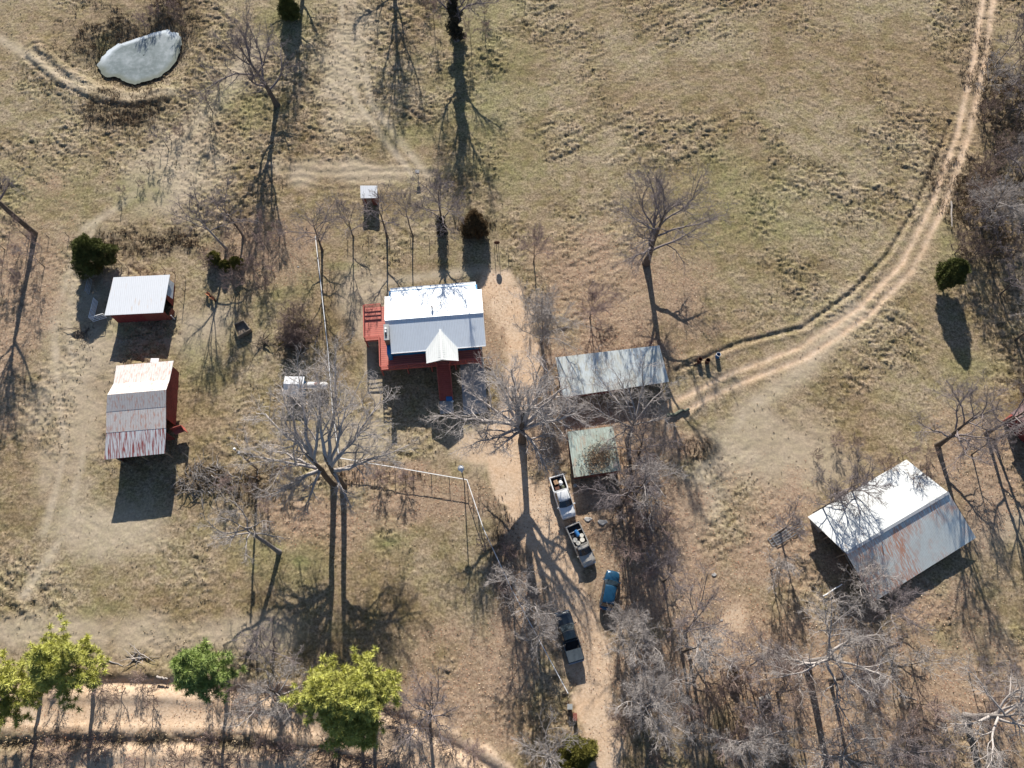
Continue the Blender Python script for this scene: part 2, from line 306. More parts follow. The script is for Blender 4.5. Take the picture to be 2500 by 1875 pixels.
for P_, w_ in WORN: pale = np.maximum(pale, .95 * np.exp(-(pdist(gx, gy, W(P_)) / w_) ** 2) * (.5 + .7 * w1))
for b in ((1755, 1545, 28, 110, -.75), (1745, 1560, 22, 90, -.7), (1330, 1240, 60, 90, 0), (1225, 730, 34, 60, .2), (1190, 1090, 60, 40, 0)): drive = np.maximum(drive, blob(*b, soft=.4) * .75)
bare = np.clip(blob(250, 960, 40, 110) * .0, 0, 1)
for xr, yr, rx, ry in ((920, 760, 14, 130), (905, 760, 8, 100)): pale = np.maximum(pale, blob(xr, yr, rx, ry) * .8)
# height: tussocks in the rough, smooth on lawns and tracks
rough = .35 + .75 * sm(.42, .62, fbm(gx * .09, gy * .09, 5))
rough = np.maximum(rough, weed * 1.8); rough *= (1 - .55 * leaf)
lawn = np.clip(blob(1080, 780, 260, 320, soft=.6) + blob(1100, 1450, 330, 220, soft=.6) + blob(480, 880, 90, 150) + blob(225, 980, 40, 140) * 1, 0, 1)
rough *= (1 - .7 * lawn) * (1 - .65 * np.clip(pale, 0, 1)); road = np.clip(np.maximum.reduce([drive, track, gravel, gravel2]), 0, 1); rough *= 1 - .85 * road
ridge = lambda f: 1 - np.abs(2 * f - 1)
ang = .5 * fbm(gx * .03, gy * .03, 77) * 6
tuf = ridge(vn(gx * 1.15 + wob, gy * 1.5, 1)) * .6 + ridge(vn(gx * 2.6, gy * 3.1, 2)) * .4
tuf2 = vn(gx * 2.2, gy * 2.6, 6)
mow = vn((gx * .86 + gy * .5) * .22, (-gx * .5 + gy * .86) * 1.55 + wob * 3, 9)      # swathes left by the mower
mow2 = vn((gx * .8 - gy * .6) * .22, (gx * .6 + gy * .8) * 1.5 + wob * 3, 19); mow = np.where(px > 1300, mow * (1 - sm(1700, 2000, px)) + mow2 * sm(1700, 2000, px), mow2)
H = (.2 * (tuf - .5) + .2 * (tuf2 - .5) + .2 * (mow - .5)) * rough + .06 * (fbm(gx * 1.6, gy * 1.6, 91, 3) - .5) * (1 - road) + .25 * (fbm(gx * .06, gy * .06, 8) - .5)
# mower arcs in the strip behind the outhouse and wheel ruts
H += .035 * np.sin(gy * 4.2 + 7 * wob) * blob(860, 430, 260, 60)
# pond hollow and its dam
pc = G(338, 136)
PO = [(237, 155), (247, 138), (262, 119), (285, 104), (310, 98), (340, 88), (370, 76), (400, 70), (410, 69), (415, 76), (428, 75), (437, 88), (438, 105), (433, 125), (424, 145), (408, 165), (385, 182), (350, 194), (325, 199), (300, 192), (285, 182), (258, 182), (246, 170)]
POW = W(PO)
def inside(x, y, poly):
    c = np.zeros(np.shape(x), bool); n = len(poly)
    for i in range(n):
        (ax, ay), (bx, by) = poly[i], poly[(i + 1) % n]
        c ^= ((ay > y) != (by > y)) & (x < (bx - ax) * (y - ay) / (by - ay + 1e-12) + ax)
    return c
dp = pdist(gx, gy, POW + POW[:1]); ins = inside(gx, gy, POW); sd = np.where(ins, -dp, dp)
POND_Z = -.42
DAM = W([(90, 130), (160, 190), (250, 228), (330, 240), (400, 228)])
ddm = pdist(gx, gy, DAM)
H += .55 * np.exp(-(ddm / 2.6) ** 2) - .28 * np.exp(-((ddm - .15) / .45) ** 2) - .2 * np.exp(-((ddm - 1.9) / .4) ** 2)
pb = sm(4.5, -.6, sd); H = H * (1 - pb) + pb * (-.85)
weed = np.maximum(weed, .5 * sm(2.2, .3, np.abs(sd))); pale = np.maximum(pale, .6 * np.exp(-(ddm / 1.2) ** 2))
# ditches and banks
DIT = W([(-60, 1668), (250, 1668), (420, 1672), (640, 1695), (830, 1705), (980, 1760), (1120, 1830), (1230, 1900)]); DIT2 = W([(-60, 1820), (200, 1812), (540, 1812), (800, 1840), (980, 1900)])
for D_ in (DIT, DIT2):
    q = pdist(gx, gy, D_); H -= .3 * np.exp(-((q + wob * .6) / .5) ** 2); H += .2 * np.exp(-((q - 1.4) / .7) ** 2); weed = np.maximum(weed, .6 * np.exp(-(q / .7) ** 2))
FED = W([(1650, 905), (1800, 840), (1960, 800), (2080, 715), (2170, 620), (2240, 500), (2290, 380), (2320, 300)])
q = pdist(gx, gy, FED); H -= .16 * np.exp(-(q / .3) ** 2); H += .1 * np.exp(-((q - .7) / .4) ** 2)
H -= .07 * np.exp(-((df - .85) / .4) ** 2); H -= .05 * drive
H -= .5 * blob(192, 820, 18, 9, soft=.25, wv=.4)                                     # the small pit west of the sheds
outer = (np.abs(gx) > 94) | (gy < -18) | (gy > 118)
H = np.where(outer, .3 * (fbm(gx * .02, gy * .02, 4) - .5), H)
flat = np.zeros_like(gx)
for b in ((1090, 790, 130, 120), (345, 730, 75, 60), (345, 1010, 75, 110), (1495, 900, 130, 60), (1445, 1105, 60, 60), (2170, 1300, 180, 150), (900, 470, 24, 24)): flat = np.maximum(flat, blob(*b, wv=.1, soft=.3))
H *= 1 - .75 * flat
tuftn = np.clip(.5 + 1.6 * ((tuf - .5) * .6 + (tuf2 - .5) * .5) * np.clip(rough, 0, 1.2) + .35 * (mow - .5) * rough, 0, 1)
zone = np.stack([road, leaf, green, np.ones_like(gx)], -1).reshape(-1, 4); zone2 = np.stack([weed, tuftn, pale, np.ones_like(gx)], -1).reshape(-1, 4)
V = np.stack([gx, gy, H], -1).reshape(-1, 3)
ii = (np.arange(ny - 1)[:, None] * nx + np.arange(nx - 1)[None, :]); F = np.stack([ii, ii + 1, ii + 1 + nx, ii + nx], -1).reshape(-1, 4)
def fm(a): return (a[:-1, :-1] + a[1:, 1:]).ravel() / 2
cls = np.zeros(len(F), int); cls[(fm(drive) > .5)] = 1; cls[(fm(df) < 1.75)] = 2; cls[fm(gravel) > .5] = 3; cls[(fm(gravel2) > .5) & (cls == 0)] = 4
for k, (nm, lab) in enumerate((('ground', 'dry winter pasture with tan grass, leaf litter and tyre marks'), ('dirt_driveway', 'sandy dirt driveway running down between the parked trucks'),
                               ('field_track', 'two-rut dirt track curving round the right side of the pasture'), ('gravel_road', 'pinkish dirt county road crossing the lower left corner'),
                               ('road_shoulder', 'bare sandy shoulder below the county road'))):
    Fk = F[cls == k]; u, inv = np.unique(Fk, return_inverse=True)
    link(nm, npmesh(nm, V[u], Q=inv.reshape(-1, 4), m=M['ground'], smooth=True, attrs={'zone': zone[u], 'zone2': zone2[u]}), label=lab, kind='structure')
def HZ(x, y):                                    # ground height at plan points
    i = np.clip(np.searchsorted(X, x), 1, nx - 1); j = np.clip(np.searchsorted(Y, y), 1, ny - 1); return H[j, i]
def IDX(x, y): return np.clip(np.searchsorted(Y, y), 1, ny - 1), np.clip(np.searchsorted(X, x), 1, nx - 1)
# pond ice: a fan of rings from the shore inward
po = np.array([(a, b) for a, b in POW]); t_ = np.linspace(0, 1, 97)[:-1] * len(po); k0 = t_.astype(int) % len(po); fr = (t_ % 1)[:, None]
ring = po[k0] * (1 - fr) + po[(k0 + 1) % len(po)] * fr; ring += (np.random.RandomState(5).rand(*ring.shape) - .5) * .25
cc = ring.mean(0); rv = []; rim = []; melt = []
for s_ in (1.03, .97, .93, .88, .8, .6, .4, .2, .02):
    p_ = cc + (ring - cc) * s_; rv.append(np.c_[p_, np.full(96, POND_Z)]); up_ = (ring - cc)[:, 1] * 1.0 - (ring - cc)[:, 0] * .45
    north = sm(-.5, 3.0, up_); rim.append(north * (1. if s_ > .9 else .45 if s_ > .87 else 0)); melt.append((1 - north) * sm(.82, .97, np.full(96, s_)) * .8)
rv = np.concatenate(rv); Q = [(r * 96 + k, r * 96 + (k + 1) % 96, (r + 1) * 96 + (k + 1) % 96, (r + 1) * 96 + k) for r in range(8) for k in range(96)]
link('pond', npmesh('pond', rv, Q=[q[::-1] for q in Q], m=M['ice'], attrs={'rim': np.concatenate(rim), 'melt': np.concatenate(melt)}), label='small farm pond with a skin of pale cloudy ice', kind='structure')
# ------------------------------------------------------------------ ground cover (too many to count)
rg = np.random.RandomState(21)
def blades(n, pts, h, w, lean, c, cv, nb=3):
    N = n * nb; base = np.repeat(pts, nb, 0) + np.c_[(rg.rand(N, 2) - .5) * .16, np.zeros(N)]; a = rg.rand(N) * 6.283; hh = np.repeat(h, nb) * (.6 + .7 * rg.rand(N))
    sd_ = np.c_[np.cos(a), np.sin(a), np.zeros(N)] * (w * (.6 + .8 * rg.rand(N)))[:, None]; b = rg.rand(N) * 6.283; ln = lean * hh * (.3 + rg.rand(N))
    tip = base + np.c_[np.cos(b) * ln, np.sin(b) * ln, hh]; V_ = np.stack([base - sd_, base + sd_, tip], 1).reshape(-1, 3)
    t = np.arange(N * 3).reshape(-1, 3); cc_ = np.repeat(c, nb, 0) * (1 + cv * (rg.rand(N, 1) - .5) * 2); return V_, t, np.repeat(np.c_[cc_, np.ones(N)], 3, 0)
def scatter(n, w):                                # plan points, kept where weight w(px,py,j,i) is high
    y = rg.rand(n) * 122 - 12; x = (rg.rand(n) * 2 - 1) * (62 + .27 * y); j, i = IDX(x, y); k = rg.rand(n) < w[j, i]
    return np.c_[x[k], y[k], H[j[k], i[k]]], j[k], i[k]
wt = np.clip((rough - .3) * .8, .03, 1) * (1 - .9 * road) * (1 - .6 * leaf) * (sd > 0) * (1 - flat)
pts, j, i = scatter(230000, wt); n = len(pts); g_ = green[j, i][:, None]; wd = weed[j, i][:, None]; v_ = rg.rand(n, 1)
c = np.array([.43, .35, .24]) * (1 - v_) + np.array([.24, .18, .11]) * v_; c = c * (1 - g_) + np.array([.17, .2, .06]) * g_; c = c * (1 - .6 * wd) + np.array([.15, .1, .06]) * .6 * wd
a, b, t2 = blades(n, pts, (.07 + .14 * rg.rand(n) + .25 * wd[:, 0]), .05, 1.1, c, .35)
link('dry_grass', npmesh('dry_grass', a, T=b, m=M['grass'], attrs={'tint': t2}), label='tufts of dry tan grass all over the pasture', kind='stuff')
def leaves(name, lab, n, w, pal, s0):
    pts, j, i = scatter(n, w); n = len(pts); a = rg.rand(n) * 6.283; s = s0 * (.6 + .8 * rg.rand(n)); u = np.c_[np.cos(a), np.sin(a), (rg.rand(n) - .5) * .9] * s[:, None]; q = np.c_[-np.sin(a), np.cos(a), (rg.rand(n) - .5) * .9] * (s * .7)[:, None]
    p = pts + np.c_[np.zeros((n, 2)), .03 + .04 * rg.rand(n)]; V_ = np.stack([p - u, p - q, p + u, p + q], 1).reshape(-1, 3); cc_ = np.array(pal)[rg.randint(len(pal), size=n)] * (.7 + .6 * rg.rand(n, 1))
    link(name, npmesh(name, V_, Q=np.arange(n * 4).reshape(-1, 4), m=M['leaf'], attrs={'tint': np.repeat(np.c_[cc_, np.ones(n)], 4, 0)}), label=lab, kind='stuff')
leaves('fallen_leaves', 'brown and tan dead leaves strewn under the trees', 260000, leaf * .9 * (sd > 0), [(.4, .23, .13), (.5, .34, .22), (.24, .13, .09), (.58, .46, .34), (.34, .16, .1)], .06)
# brown weed stalks round the pond dam, fence lines and ditches
pts, j, i = scatter(260000, np.clip(weed - .25, 0, 1) * (sd > .2) * .8 * (1 - flat)); n = len(pts); v_ = rg.rand(n, 1)
a, b, t2 = blades(n, pts, .3 + .5 * rg.rand(n), .035, .5, np.array([.3, .2, .13]) * (1 - v_) + np.array([.12, .1, .06]) * v_, .3)
link('weed_stalks', npmesh('weed_stalks', a, T=b, m=M['grass'], attrs={'tint': t2}), label='dark brown weed stalks on the dam, ditches and fence lines', kind='stuff')
# ------------------------------------------------------------------ trees
def nrm(a): return a / (np.linalg.norm(a, axis=-1, keepdims=True) + 1e-9)
def grow(rn, P, D, L, r0, r1, ns, wan, up):
    N = len(P); pts = np.zeros((N, ns + 1, 3)); pts[:, 0] = P; d = nrm(D)
    for i in range(ns):
        d = nrm(d + rn.normal(0, wan, (N, 3)) + np.array([0, 0, up])); pts[:, i + 1] = pts[:, i] + d * (L / ns)[:, None]
    return pts, np.linspace(0, 1, ns + 1)[None] * (r1 - r0)[:, None] + r0[:, None]
def kids(rn, pts, rad, m, t0, t1, a0, a1):
    N, S, _ = pts.shape; t = (t0 + (t1 - t0) * (np.arange(m)[None] + rn.rand(N, m)) / m); s = t * (S - 1); k = np.clip(s.astype(int), 0, S - 2); f = (s - k)[..., None]
    r = np.arange(N)[:, None]; p = pts[r, k] * (1 - f) + pts[r, k + 1] * f; d = nrm(pts[r, k + 1] - pts[r, k]); rr = rad[r, k] * (1 - f[..., 0]) + rad[r, k + 1] * f[..., 0]
    q = nrm(np.cross(d, rn.normal(0, 1, d.shape))); a = a0 + (a1 - a0) * rn.rand(N, m, 1); nd_ = d * np.cos(a) + q * np.sin(a)
    return p.reshape(-1, 3), nd_.reshape(-1, 3), t.ravel(), rr.ravel()
def tubes(pts, rad, n):
    N, S, _ = pts.shape; d = np.empty_like(pts); d[:, 1:-1] = pts[:, 2:] - pts[:, :-2]; d[:, 0] = pts[:, 1] - pts[:, 0]; d[:, -1] = pts[:, -1] - pts[:, -2]; d = nrm(d)
    ref = np.where(np.abs(d[:, :1, 2:3]) > .8, np.array([1., 0, 0]), np.array([0, 0, 1.])); u = nrm(np.cross(d, np.broadcast_to(ref, d.shape))); w = np.cross(d, u)
    a = np.arange(n) * 2 * np.pi / n; V_ = pts[:, :, None] + (u[:, :, None] * np.cos(a)[None, None, :, None] + w[:, :, None] * np.sin(a)[None, None, :, None]) * rad[:, :, None, None]
    b = (np.arange(N)[:, None, None] * S + np.arange(S - 1)[None, :, None]) * n; k = np.arange(n)[None, None]; k2 = (k + 1) % n
    return V_.reshape(-1, 3), np.stack([b + k, b + k2, b + n + k2, b + n + k], -1).reshape(-1, 4)
def join(l):
    V_, Q, o = [], [], 0
    for v, q in l: V_.append(v); Q.append(q + o); o += len(v)
    return np.concatenate(V_), np.concatenate(Q)
def tree_meshes(seed, h, r, fk, tr, lean, bark, twig, limbs=None, dens=1.0, lowang=(.5, 1.25), thick=1.0, nl=11, up=.05):
    dens *= 1.12
    rn = np.random.RandomState(seed); lean = np.array([lean[0], lean[1]]); S = 9; top = h * .9
    t = np.linspace(0, 1, S); tp = np.zeros((S, 3)); tp[:, 2] = t * top; tp[:, :2] = lean[None] * (t ** 1.2)[:, None]; tp[1:, :2] += rn.normal(0, .03 * h * .35, (S - 1, 2)).cumsum(0) * .28
    trd = np.interp(t, [0, .04, fk, .75, 1], [tr * 1.35, tr, tr * .82, tr * .3, tr * .08])
    tv, tq = tubes(tp[None], trd[None], 10); P_, Q_ = [], []
    # limbs
    if limbs:
        pl, rl = [], []
        for (ex, ey, ez, z0) in limbs:
            s0 = np.array([np.interp(z0, tp[:, 2], tp[:, 0]), np.interp(z0, tp[:, 2], tp[:, 1]), z0]); e = np.array([ex, ey, ez]); u = np.linspace(0, 1, 9)[:, None]
            mid = (s0 + e) / 2 + np.array([0, 0, .12 * np.linalg.norm(e - s0)]) * (1 if ez > z0 else -.3); c = s0 * (1 - u) ** 2 + 2 * mid * u * (1 - u) + e * u ** 2
            c[1:-1] += rn.normal(0, .022 * np.linalg.norm(e - s0), (7, 3)).cumsum(0) * .8; L_ = np.linalg.norm(e - s0); pl.append(c); rl.append(np.linspace(tr * (.42 + .02 * L_), .03, 9))
        p1, r1 = np.array(pl), np.array(rl)
    else:
        N = nl; a = np.arange(N) * 2.4 + rn.rand(N) * .9; z = fk + (.86 - fk) * (np.arange(N) / N) ** 1.15; el = lowang[0] + (lowang[1] - lowang[0]) * (np.arange(N) / N)
        p0 = np.c_[np.interp(z, t * .9, tp[:, 0]), np.interp(z, t * .9, tp[:, 1]), z * h]; p0[:, 2] = np.minimum(p0[:, 2], top); d = np.c_[np.cos(a) * np.cos(el), np.sin(a) * np.cos(el), np.sin(el)]
        L = np.minimum(r / np.maximum(np.cos(el), .3) * (.85 + .3 * rn.rand(N)), (h - p0[:, 2]) / np.maximum(np.sin(el), .2) + .8)
        p1, r1 = grow(rn, p0, d, L, tr * (.46 - .24 * np.arange(N) / N), np.full(N, .03), 8, .17, up)
    P_ += [(p1, r1, 6)]; L1 = np.linalg.norm(np.diff(p1, axis=1), axis=2).sum(1)
    def lev(pp, rr, Lp, m, t0, fr, ns, wan, upw, sides, rmin, a0=.35, a1=1.05):
        p, d, t_, r_ = kids(rn, pp, rr, m, t0, 1.0, a0, a1); L = np.repeat(Lp, m) * fr * (1.15 - .6 * t_) * (.6 + .7 * rn.rand(len(p)))
        r0_ = np.maximum(r_ * .6, rmin); q, g = grow(rn, p, d, L, r0_, np.full(len(p), rmin * .7), ns, wan, upw); P_.append((q, g, sides)); return q, g, L
    m2, m3, m4 = int(9 * dens ** .5 + .5), int(7 * dens ** .5 + .5), int(5 * dens ** .5 + .5)
    p2, r2, L2 = lev(p1, r1, L1, m2, .22, .48, 6, .2, .05, 4, .02 * thick); p3, r3, L3 = lev(p2, r2, L2, m3, .2, .5, 4, .22, .06, 3, .0125 * thick)
    lev(p3, r3, L3, m4, .15, .62, 3, .25, .06, 3, .0075 * thick)
    cv, cq = join([tubes(*x) for x in P_])
    return npmesh('trunk', tv, Q=tq, m=M[bark], smooth=True), npmesh('crown', cv, Q=cq, m=M[twig])
NAME = {}
def put_tree(name, b, h, r, fk, tr, label, lean=(0, 0), bark='bark', twig='twig', limbs_px=None, seed=None, group=None, cat='tree', **kw):
    g = G(*b); z = float(HZ(g[0], g[1])) - .08
    t = thing(name, label, cat, (g[0], g[1], z), 0, group); lim = None
    if limbs_px: lim = [tuple(G(x, y, e) - Vector((g[0], g[1], z))) + (z0,) for x, y, e, z0 in limbs_px]
    a, c = tree_meshes(seed if seed is not None else int(b[0] * 7 + b[1]) % 9999, h, r, fk, tr, lean, bark, twig, limbs=lim, **kw)
    link('trunk', a, t); link('crown', c, t); return t
PT = put_tree
PT('bare_tree', (677, 258), 13, 6.6, .24, .42, 'big bare oak leaning left, right of the pond', (-2.6, 1.2), dens=1.2, thick=1.25)
PT('bare_tree', (742, -45), 13, 5.5, .2, .42, 'bare tree at the upper edge whose trunk shadow reaches down beside the leaning oak', (-1, 0), thick=1.5)
PT('bare_tree', (962, -62), 14, 7, .12, .5, 'bare tree beyond the upper edge with a wide fan of branch shadows', (0, 0), thick=1.6, lowang=(.25, 1.3))
PT('ivy_covered_tree', (1115, 98), 13.5, 6.5, .34, .42, 'ivy-clad bare tree at the top of the picture, left of the open pasture', (0, 0), dens=1.1, thick=1.3, bark='bark_grey')
PT('bare_tree', (1577, 643), 16.5, 6.6, .2, .46, 'tall lone bare tree in the pasture above the long red shed', (.6, .5), dens=1.4, nl=13, thick=1.15)
PT('bare_tree', (85, 571), 14, 6, .6, .38, 'big bare tree at the left edge with a thick slanting trunk', (-.5, 0), thick=1.3)
PT('bare_tree', (594, 577), 10, 3.4, .4, .16, 'slim bare tree behind the cedar seedlings, the right one of the forked pair', (-1, .5), nl=6, dens=.8)
PT('bare_tree', (554, 609), 10.5, 4, .42, .19, 'pale-trunked bare tree rising among the cedar seedlings', (-2.2, .8), bark='bark_pale', nl=7, dens=.9)
PT('bare_tree', (787, 612), 9, 4, .22, .17, 'spreading bare tree beside the top end of the white wooden fence', (.2, .5), nl=9)
PT('bare_tree', (863, 579), 7, 2.6, .25, .12, 'small bare tree between the fence top and the outhouse', (0, .3), nl=7, dens=.8)
PT('bare_tree', (945, 578), 10, 3.2, .3, .16, 'upright bare tree just right of the small outhouse', (-.2, .4), nl=8, dens=.9)
PT('bare_tree', (1008, 576), 9.5, 2.3, .45, .1, 'very slender bare tree on the yard fence left of the house-shading tree', (-.2, .2), nl=7, dens=.7)
PT('bare_tree', (1079, 565), 11, 4.6, .28, .22, 'bare tree behind the house casting branch shadows on its roof', (.2, .3), nl=10, dens=1.1, thick=1.2)
PT('bare_tree', (1303, 640), 6.5, 2.7, .25, .09, 'wispy small bare tree just above the grey multi-stemmed one', (0, .2), twig='twig_pink', nl=8)
PT('bare_tree', (1322, 838), 8.2, 4.2, .12, .16, 'dense silvery multi-stemmed bare tree right of the house', (-.2, .8), twig='twig_pale', nl=16, lowang=(.75, 1.35), dens=1.25)
PT('bare_tree', (1440, 775), 5.5, 3, .12, .1, 'low pinkish leafless tree left of the lone tall tree', (0, .2), twig='twig_pink', nl=12, lowang=(.6, 1.3))
PT('bare_tree', (1275, 1076), 15, 7.5, .34, .46, 'pale-limbed spreading oak on the driveway beside the house', (.2, .4), bark='bark', twig='twig_silver', dens=1.5, thick=1.2,
   limbs_px=[(1085, 1000, 9, 4.9), (1180, 890, 12, 5.2), (1140, 940, 10, 5), (1262, 905, 15, 6), (1330, 880, 15, 6), (1398, 938, 13, 5.4), (1425, 1020, 10, 4.8), (1335, 1150, 7.5, 4.6), (1205, 1105, 7, 4.4), (1150, 1095, 8, 4.7), (1300, 960, 15.5, 8), (1240, 985, 14, 7), (1380, 980, 8.5, 5), (1215, 930, 14, 7)])
PT('bare_tree', (816, 1184), 15, 8.5, .5, .4, 'dead-looking silver tree left of the yard-fence corner, the left one of two trunks', (-.8, .5), bark='bark', twig='twig_silver', dens=1.5, thick=1.2,
   limbs_px=[(640, 1090, 8, 7), (600, 1125, 8, 6.5), (625, 1010, 10, 8), (690, 950, 13, 9), (735, 905, 14, 9.5), (690, 1190, 8, 7), (640, 1215, 7, 6.5), (740, 1255, 6, 7), (780, 960, 15, 10), (700, 1035, 12, 8)])
PT('bare_tree', (838, 1187), 15.5, 8, .5, .38, 'dead-looking silver tree left of the yard-fence corner, the right one of two trunks', (.3, .6), bark='bark', twig='twig_silver', dens=1.4, thick=1.2,
   limbs_px=[(1000, 1085, 9, 7.5), (945, 1120, 8, 7), (880, 930, 14, 9.5), (815, 880, 15.5, 10), (930, 960, 11, 9), (860, 1240, 7, 7), (905, 1020, 12, 8.5), (770, 905, 15, 11)])
PT('bare_tree', (682, 1348), 8.5, 4.6, .55, .26, 'crooked pale tree leaning left in the lower pasture', (-3.6, 2.4), bark='bark_grey', twig='twig_pale', nl=9, lowang=(.1, 1.0), dens=.9)
PT('bare_tree', (1515, 1240), 12, 3.8, .45, .17, 'tall thin bare tree below the mossy shed, left one of a pair', (0, .3), nl=8)
PT('bare_tree', (1547, 1215), 11.5, 4, .4, .19, 'tall thin bare tree below the mossy shed, right one of a pair', (.4, .5), nl=9, twig='twig_pale')
PT('bare_tree', (1560, 1110), 8, 4, .2, .14, 'bushy bare tree leaning over the right side of the mossy roof', (-.6, .2), nl=11, lowang=(.4, 1.2))
PT('bare_tree', (1530, 1075), 9.5, 5.4, .3, .24, 'pale many-limbed tree spreading in front of the long red shed', (.3, .8), twig='twig_pale', bark='bark_grey', dens=1.1, thick=1.2,
   limbs_px=[(1450, 905, 9, 5), (1495, 900, 10, 6), (1580, 890, 10, 6), (1630, 935, 8, 5), (1630, 1030, 7, 5), (1440, 990, 7, 4.5), (1540, 1120, 6, 4.5), (1480, 1080, 6, 4.5), (1535, 930, 10.5, 7)])
PT('bare_tree', (1672, 1545), 9.5, 4.6, .16, .2, 'fan-shaped bare tree with upswept limbs left of the dirt patch', (.8, 2.2), nl=10, lowang=(.7, 1.3), thick=1.2)
PT('bare_tree', (1664, 1592), 13, 3.4, .5, .17, 'tall straight bare tree just below the fan-shaped one', (.1, .2), nl=9, twig='twig_pale')
PT('bare_tree', (1572, 1735), 10, 4.4, .18, .28, 'big silvery bushy tree right of the driveway', (-.2, 1.2), nl=14, lowang=(.5, 1.3), dens=1.5, twig='twig_pale')
PT('bare_tree', (1515, 1535), 6, 2.7, .12, .12, 'bushy silvery tree crowding the back of the blue car', (.6, .6), nl=12, lowang=(.5, 1.3), twig='twig_pale')
PT('bare_tree', (1540, 1585), 8, 4.0, .14, .16, 'rounded silvery bare tree below the blue car', (.5, .6), nl=14, lowang=(.5, 1.3), twig='twig_pale', dens=1.2)
PT('bare_tree', (1620, 1420), 7, 3.2, .2, .12, 'thin bare tree in the rough between the blue car and the big barn', (0, .3), nl=9)
PT('bare_tree', (1818, 1632), 6.5, 2.6, .45, .12, 'small bare tree leaning right above the grey tank', (1.8, 1.6), nl=7, bark='bark_grey')
PT('bare_tree', (1897, 1690), 10, 3.2, .5, .14, 'thin bare tree right of the grey tank', (-.4, .3), nl=7, twig='twig_brown')
PT('bare_tree', (1968, 1620), 12.5, 7.6, .42, .45, 'largest bare oak in the lower woods, left of the big barn corner', (.2, .3), bark='bark_grey', twig='twig_pale', dens=1.5, thick=1.25, nl=10, lowang=(.1, 1.2))
PT('bare_tree', (2027, 1660), 9.5, 4, .45, .22, 'bare tree tucked under the right side of the largest woodland oak', (.3, .3), nl=8)
PT('bare_tree', (1800, 1810), 8, 4, .15, .16, 'rounded silvery tree at the bottom of the woods', (-.2, .4), nl=14, lowang=(.4, 1.2), twig='twig_pale', dens=1.2)
PT('bare_tree', (2052, 1850), 8, 5.5, .5, .2, 'bare tree with a long white limb at the bottom edge of the woods', (-2.5, .8), bark='bark_pale', nl=8, lowang=(.0, 1.0), twig='twig_pale')
PT('bare_tree', (2178, 1850), 8, 4.4, .45, .2, 'bare tree with a thick level limb right of the white-limbed one', (-1.2, 1.4), bark='bark_grey', nl=8, lowang=(.0, 1.1))
PT('bare_tree', (2357, 1750), 12, 7.5, .42, .42, 'big spreading bare oak in the lower right corner', (.2, .6), bark='bark_grey', twig='twig_pale', dens=1.4, thick=1.2, nl=10, lowang=(.1, 1.2))
PT('bare_tree', (1903, 1300), 5.5, 2.8, .3, .14, 'small bare tree standing at the stacked gates', (.3, .5), nl=8)
PT('bare_tree', (1987, 1252), 6.5, 2.8, .45, .13, 'curved bare tree behind the left corner of the big barn', (1.0, .6), nl=7)
PT('bare_tree', (2034, 1226), 7.5, 3.2, .4, .14, 'bare tree behind the big barn, second from its left corner', (.2, .5), nl=8)
PT('bare_tree', (2062, 1210), 7.5, 3.4, .35, .14, 'bare tree behind the big barn, third from its left corner', (.5, .3), nl=8)
PT('bare_tree', (2288, 1088), 12, 5.6, .22, .34, 'large dark bare oak at the upper right corner of the big barn', (-.2, .8), dens=1.2, nl=10, twig='twig', thick=1.2)
PT('bare_tree', (2407, 1058), 12.5, 4.8, .3, .24, 'tall twin-forked bare tree, middle one of the row above the barn', (.2, .4), dens=1.1, nl=9)
PT('bare_tree', (2424, 1075), 11, 4.4, .4, .2, 'bare tree close right of the twin-forked one', (1.4, .6), nl=8)
PT('bare_tree', (2372, 1110), 7, 2.4, .4, .1, 'thin crooked bare sapling between the two larger trees above the barn', (-.4, .3), nl=7, dens=.7)
PT('bare_tree', (2470, 1040), 10, 4, .3, .18, 'bare tree leaning over the dark red building at the right edge', (.6, .8), nl=9)
PT('bare_tree', (1882, 1392), 5, 2.5, .3, .1, 'short pale tree below the stacked gates', (0, .2), twig='twig_pale', nl=8)
PT('bare_tree', (2085, 1440), 6, 3.6, .2, .14, 'bushy grey tree against the open end of the big barn', (-.3, .3), twig='twig_pale', nl=11, lowang=(.3, 1.2))
PT('bare_tree', (2140, 1500), 6.5, 4, .3, .16, 'grey tree spreading over the lower corner of the big barn', (.8, .4), twig='twig', nl=10, lowang=(.1, 1.1))
PT('bare_tree', (1050, 1792), 8, 3.8, .5, .2, 'dark crooked tree beside the county road with a lilac crown', (.5, 4.0), bark='bark', nl=10, lowang=(.2, 1.2), dens=1.1)
PT('bare_tree', (1000, 1780), 5.5, 4, .1, .12, 'low grey bush-like tree left of the crooked dark tree', (-.3, .4), nl=14, lowang=(.3, 1.2), twig='twig')
PT('bare_tree', (690, 1700), 7, 4.6, .2, .22, 'wide pale shrubby tree between the green pine and the big yellow-green pine', (-.6, 1.0), nl=13, lowang=(.1, 1.2), twig='twig_pale', dens=1.2)
PT('bare_tree', (668, 1590), 7, 3, .2, .13, 'thin bare tree above the wide pale shrubby one', (.2, .2), nl=9)
PT('bare_tree', (1290, 1500), 7.5, 3.2, .4, .16, 'bare tree on the fence line left of the dark truck', (.1, .6), bark='bark_grey', twig='twig_pale', nl=8)
PT('bare_tree', (1312, 1560), 7, 2.8, .3, .14, 'bare tree whose pale twigs reach over the dark truck cab', (.3, .5), twig='twig_pale', nl=9)
PT('bare_tree', (1340, 1850), 5, 4, .1, .13, 'broad grey bush-like tree beside the golden cedar', (-.2, .3), nl=15, lowang=(.2, 1.2), twig='twig_pale')
PT('bare_tree', (1250, 1430), 8, 2.6, .4, .12, 'slim bare tree at the bend of the white fence', (.2, .3), nl=8, twig='twig_pale')
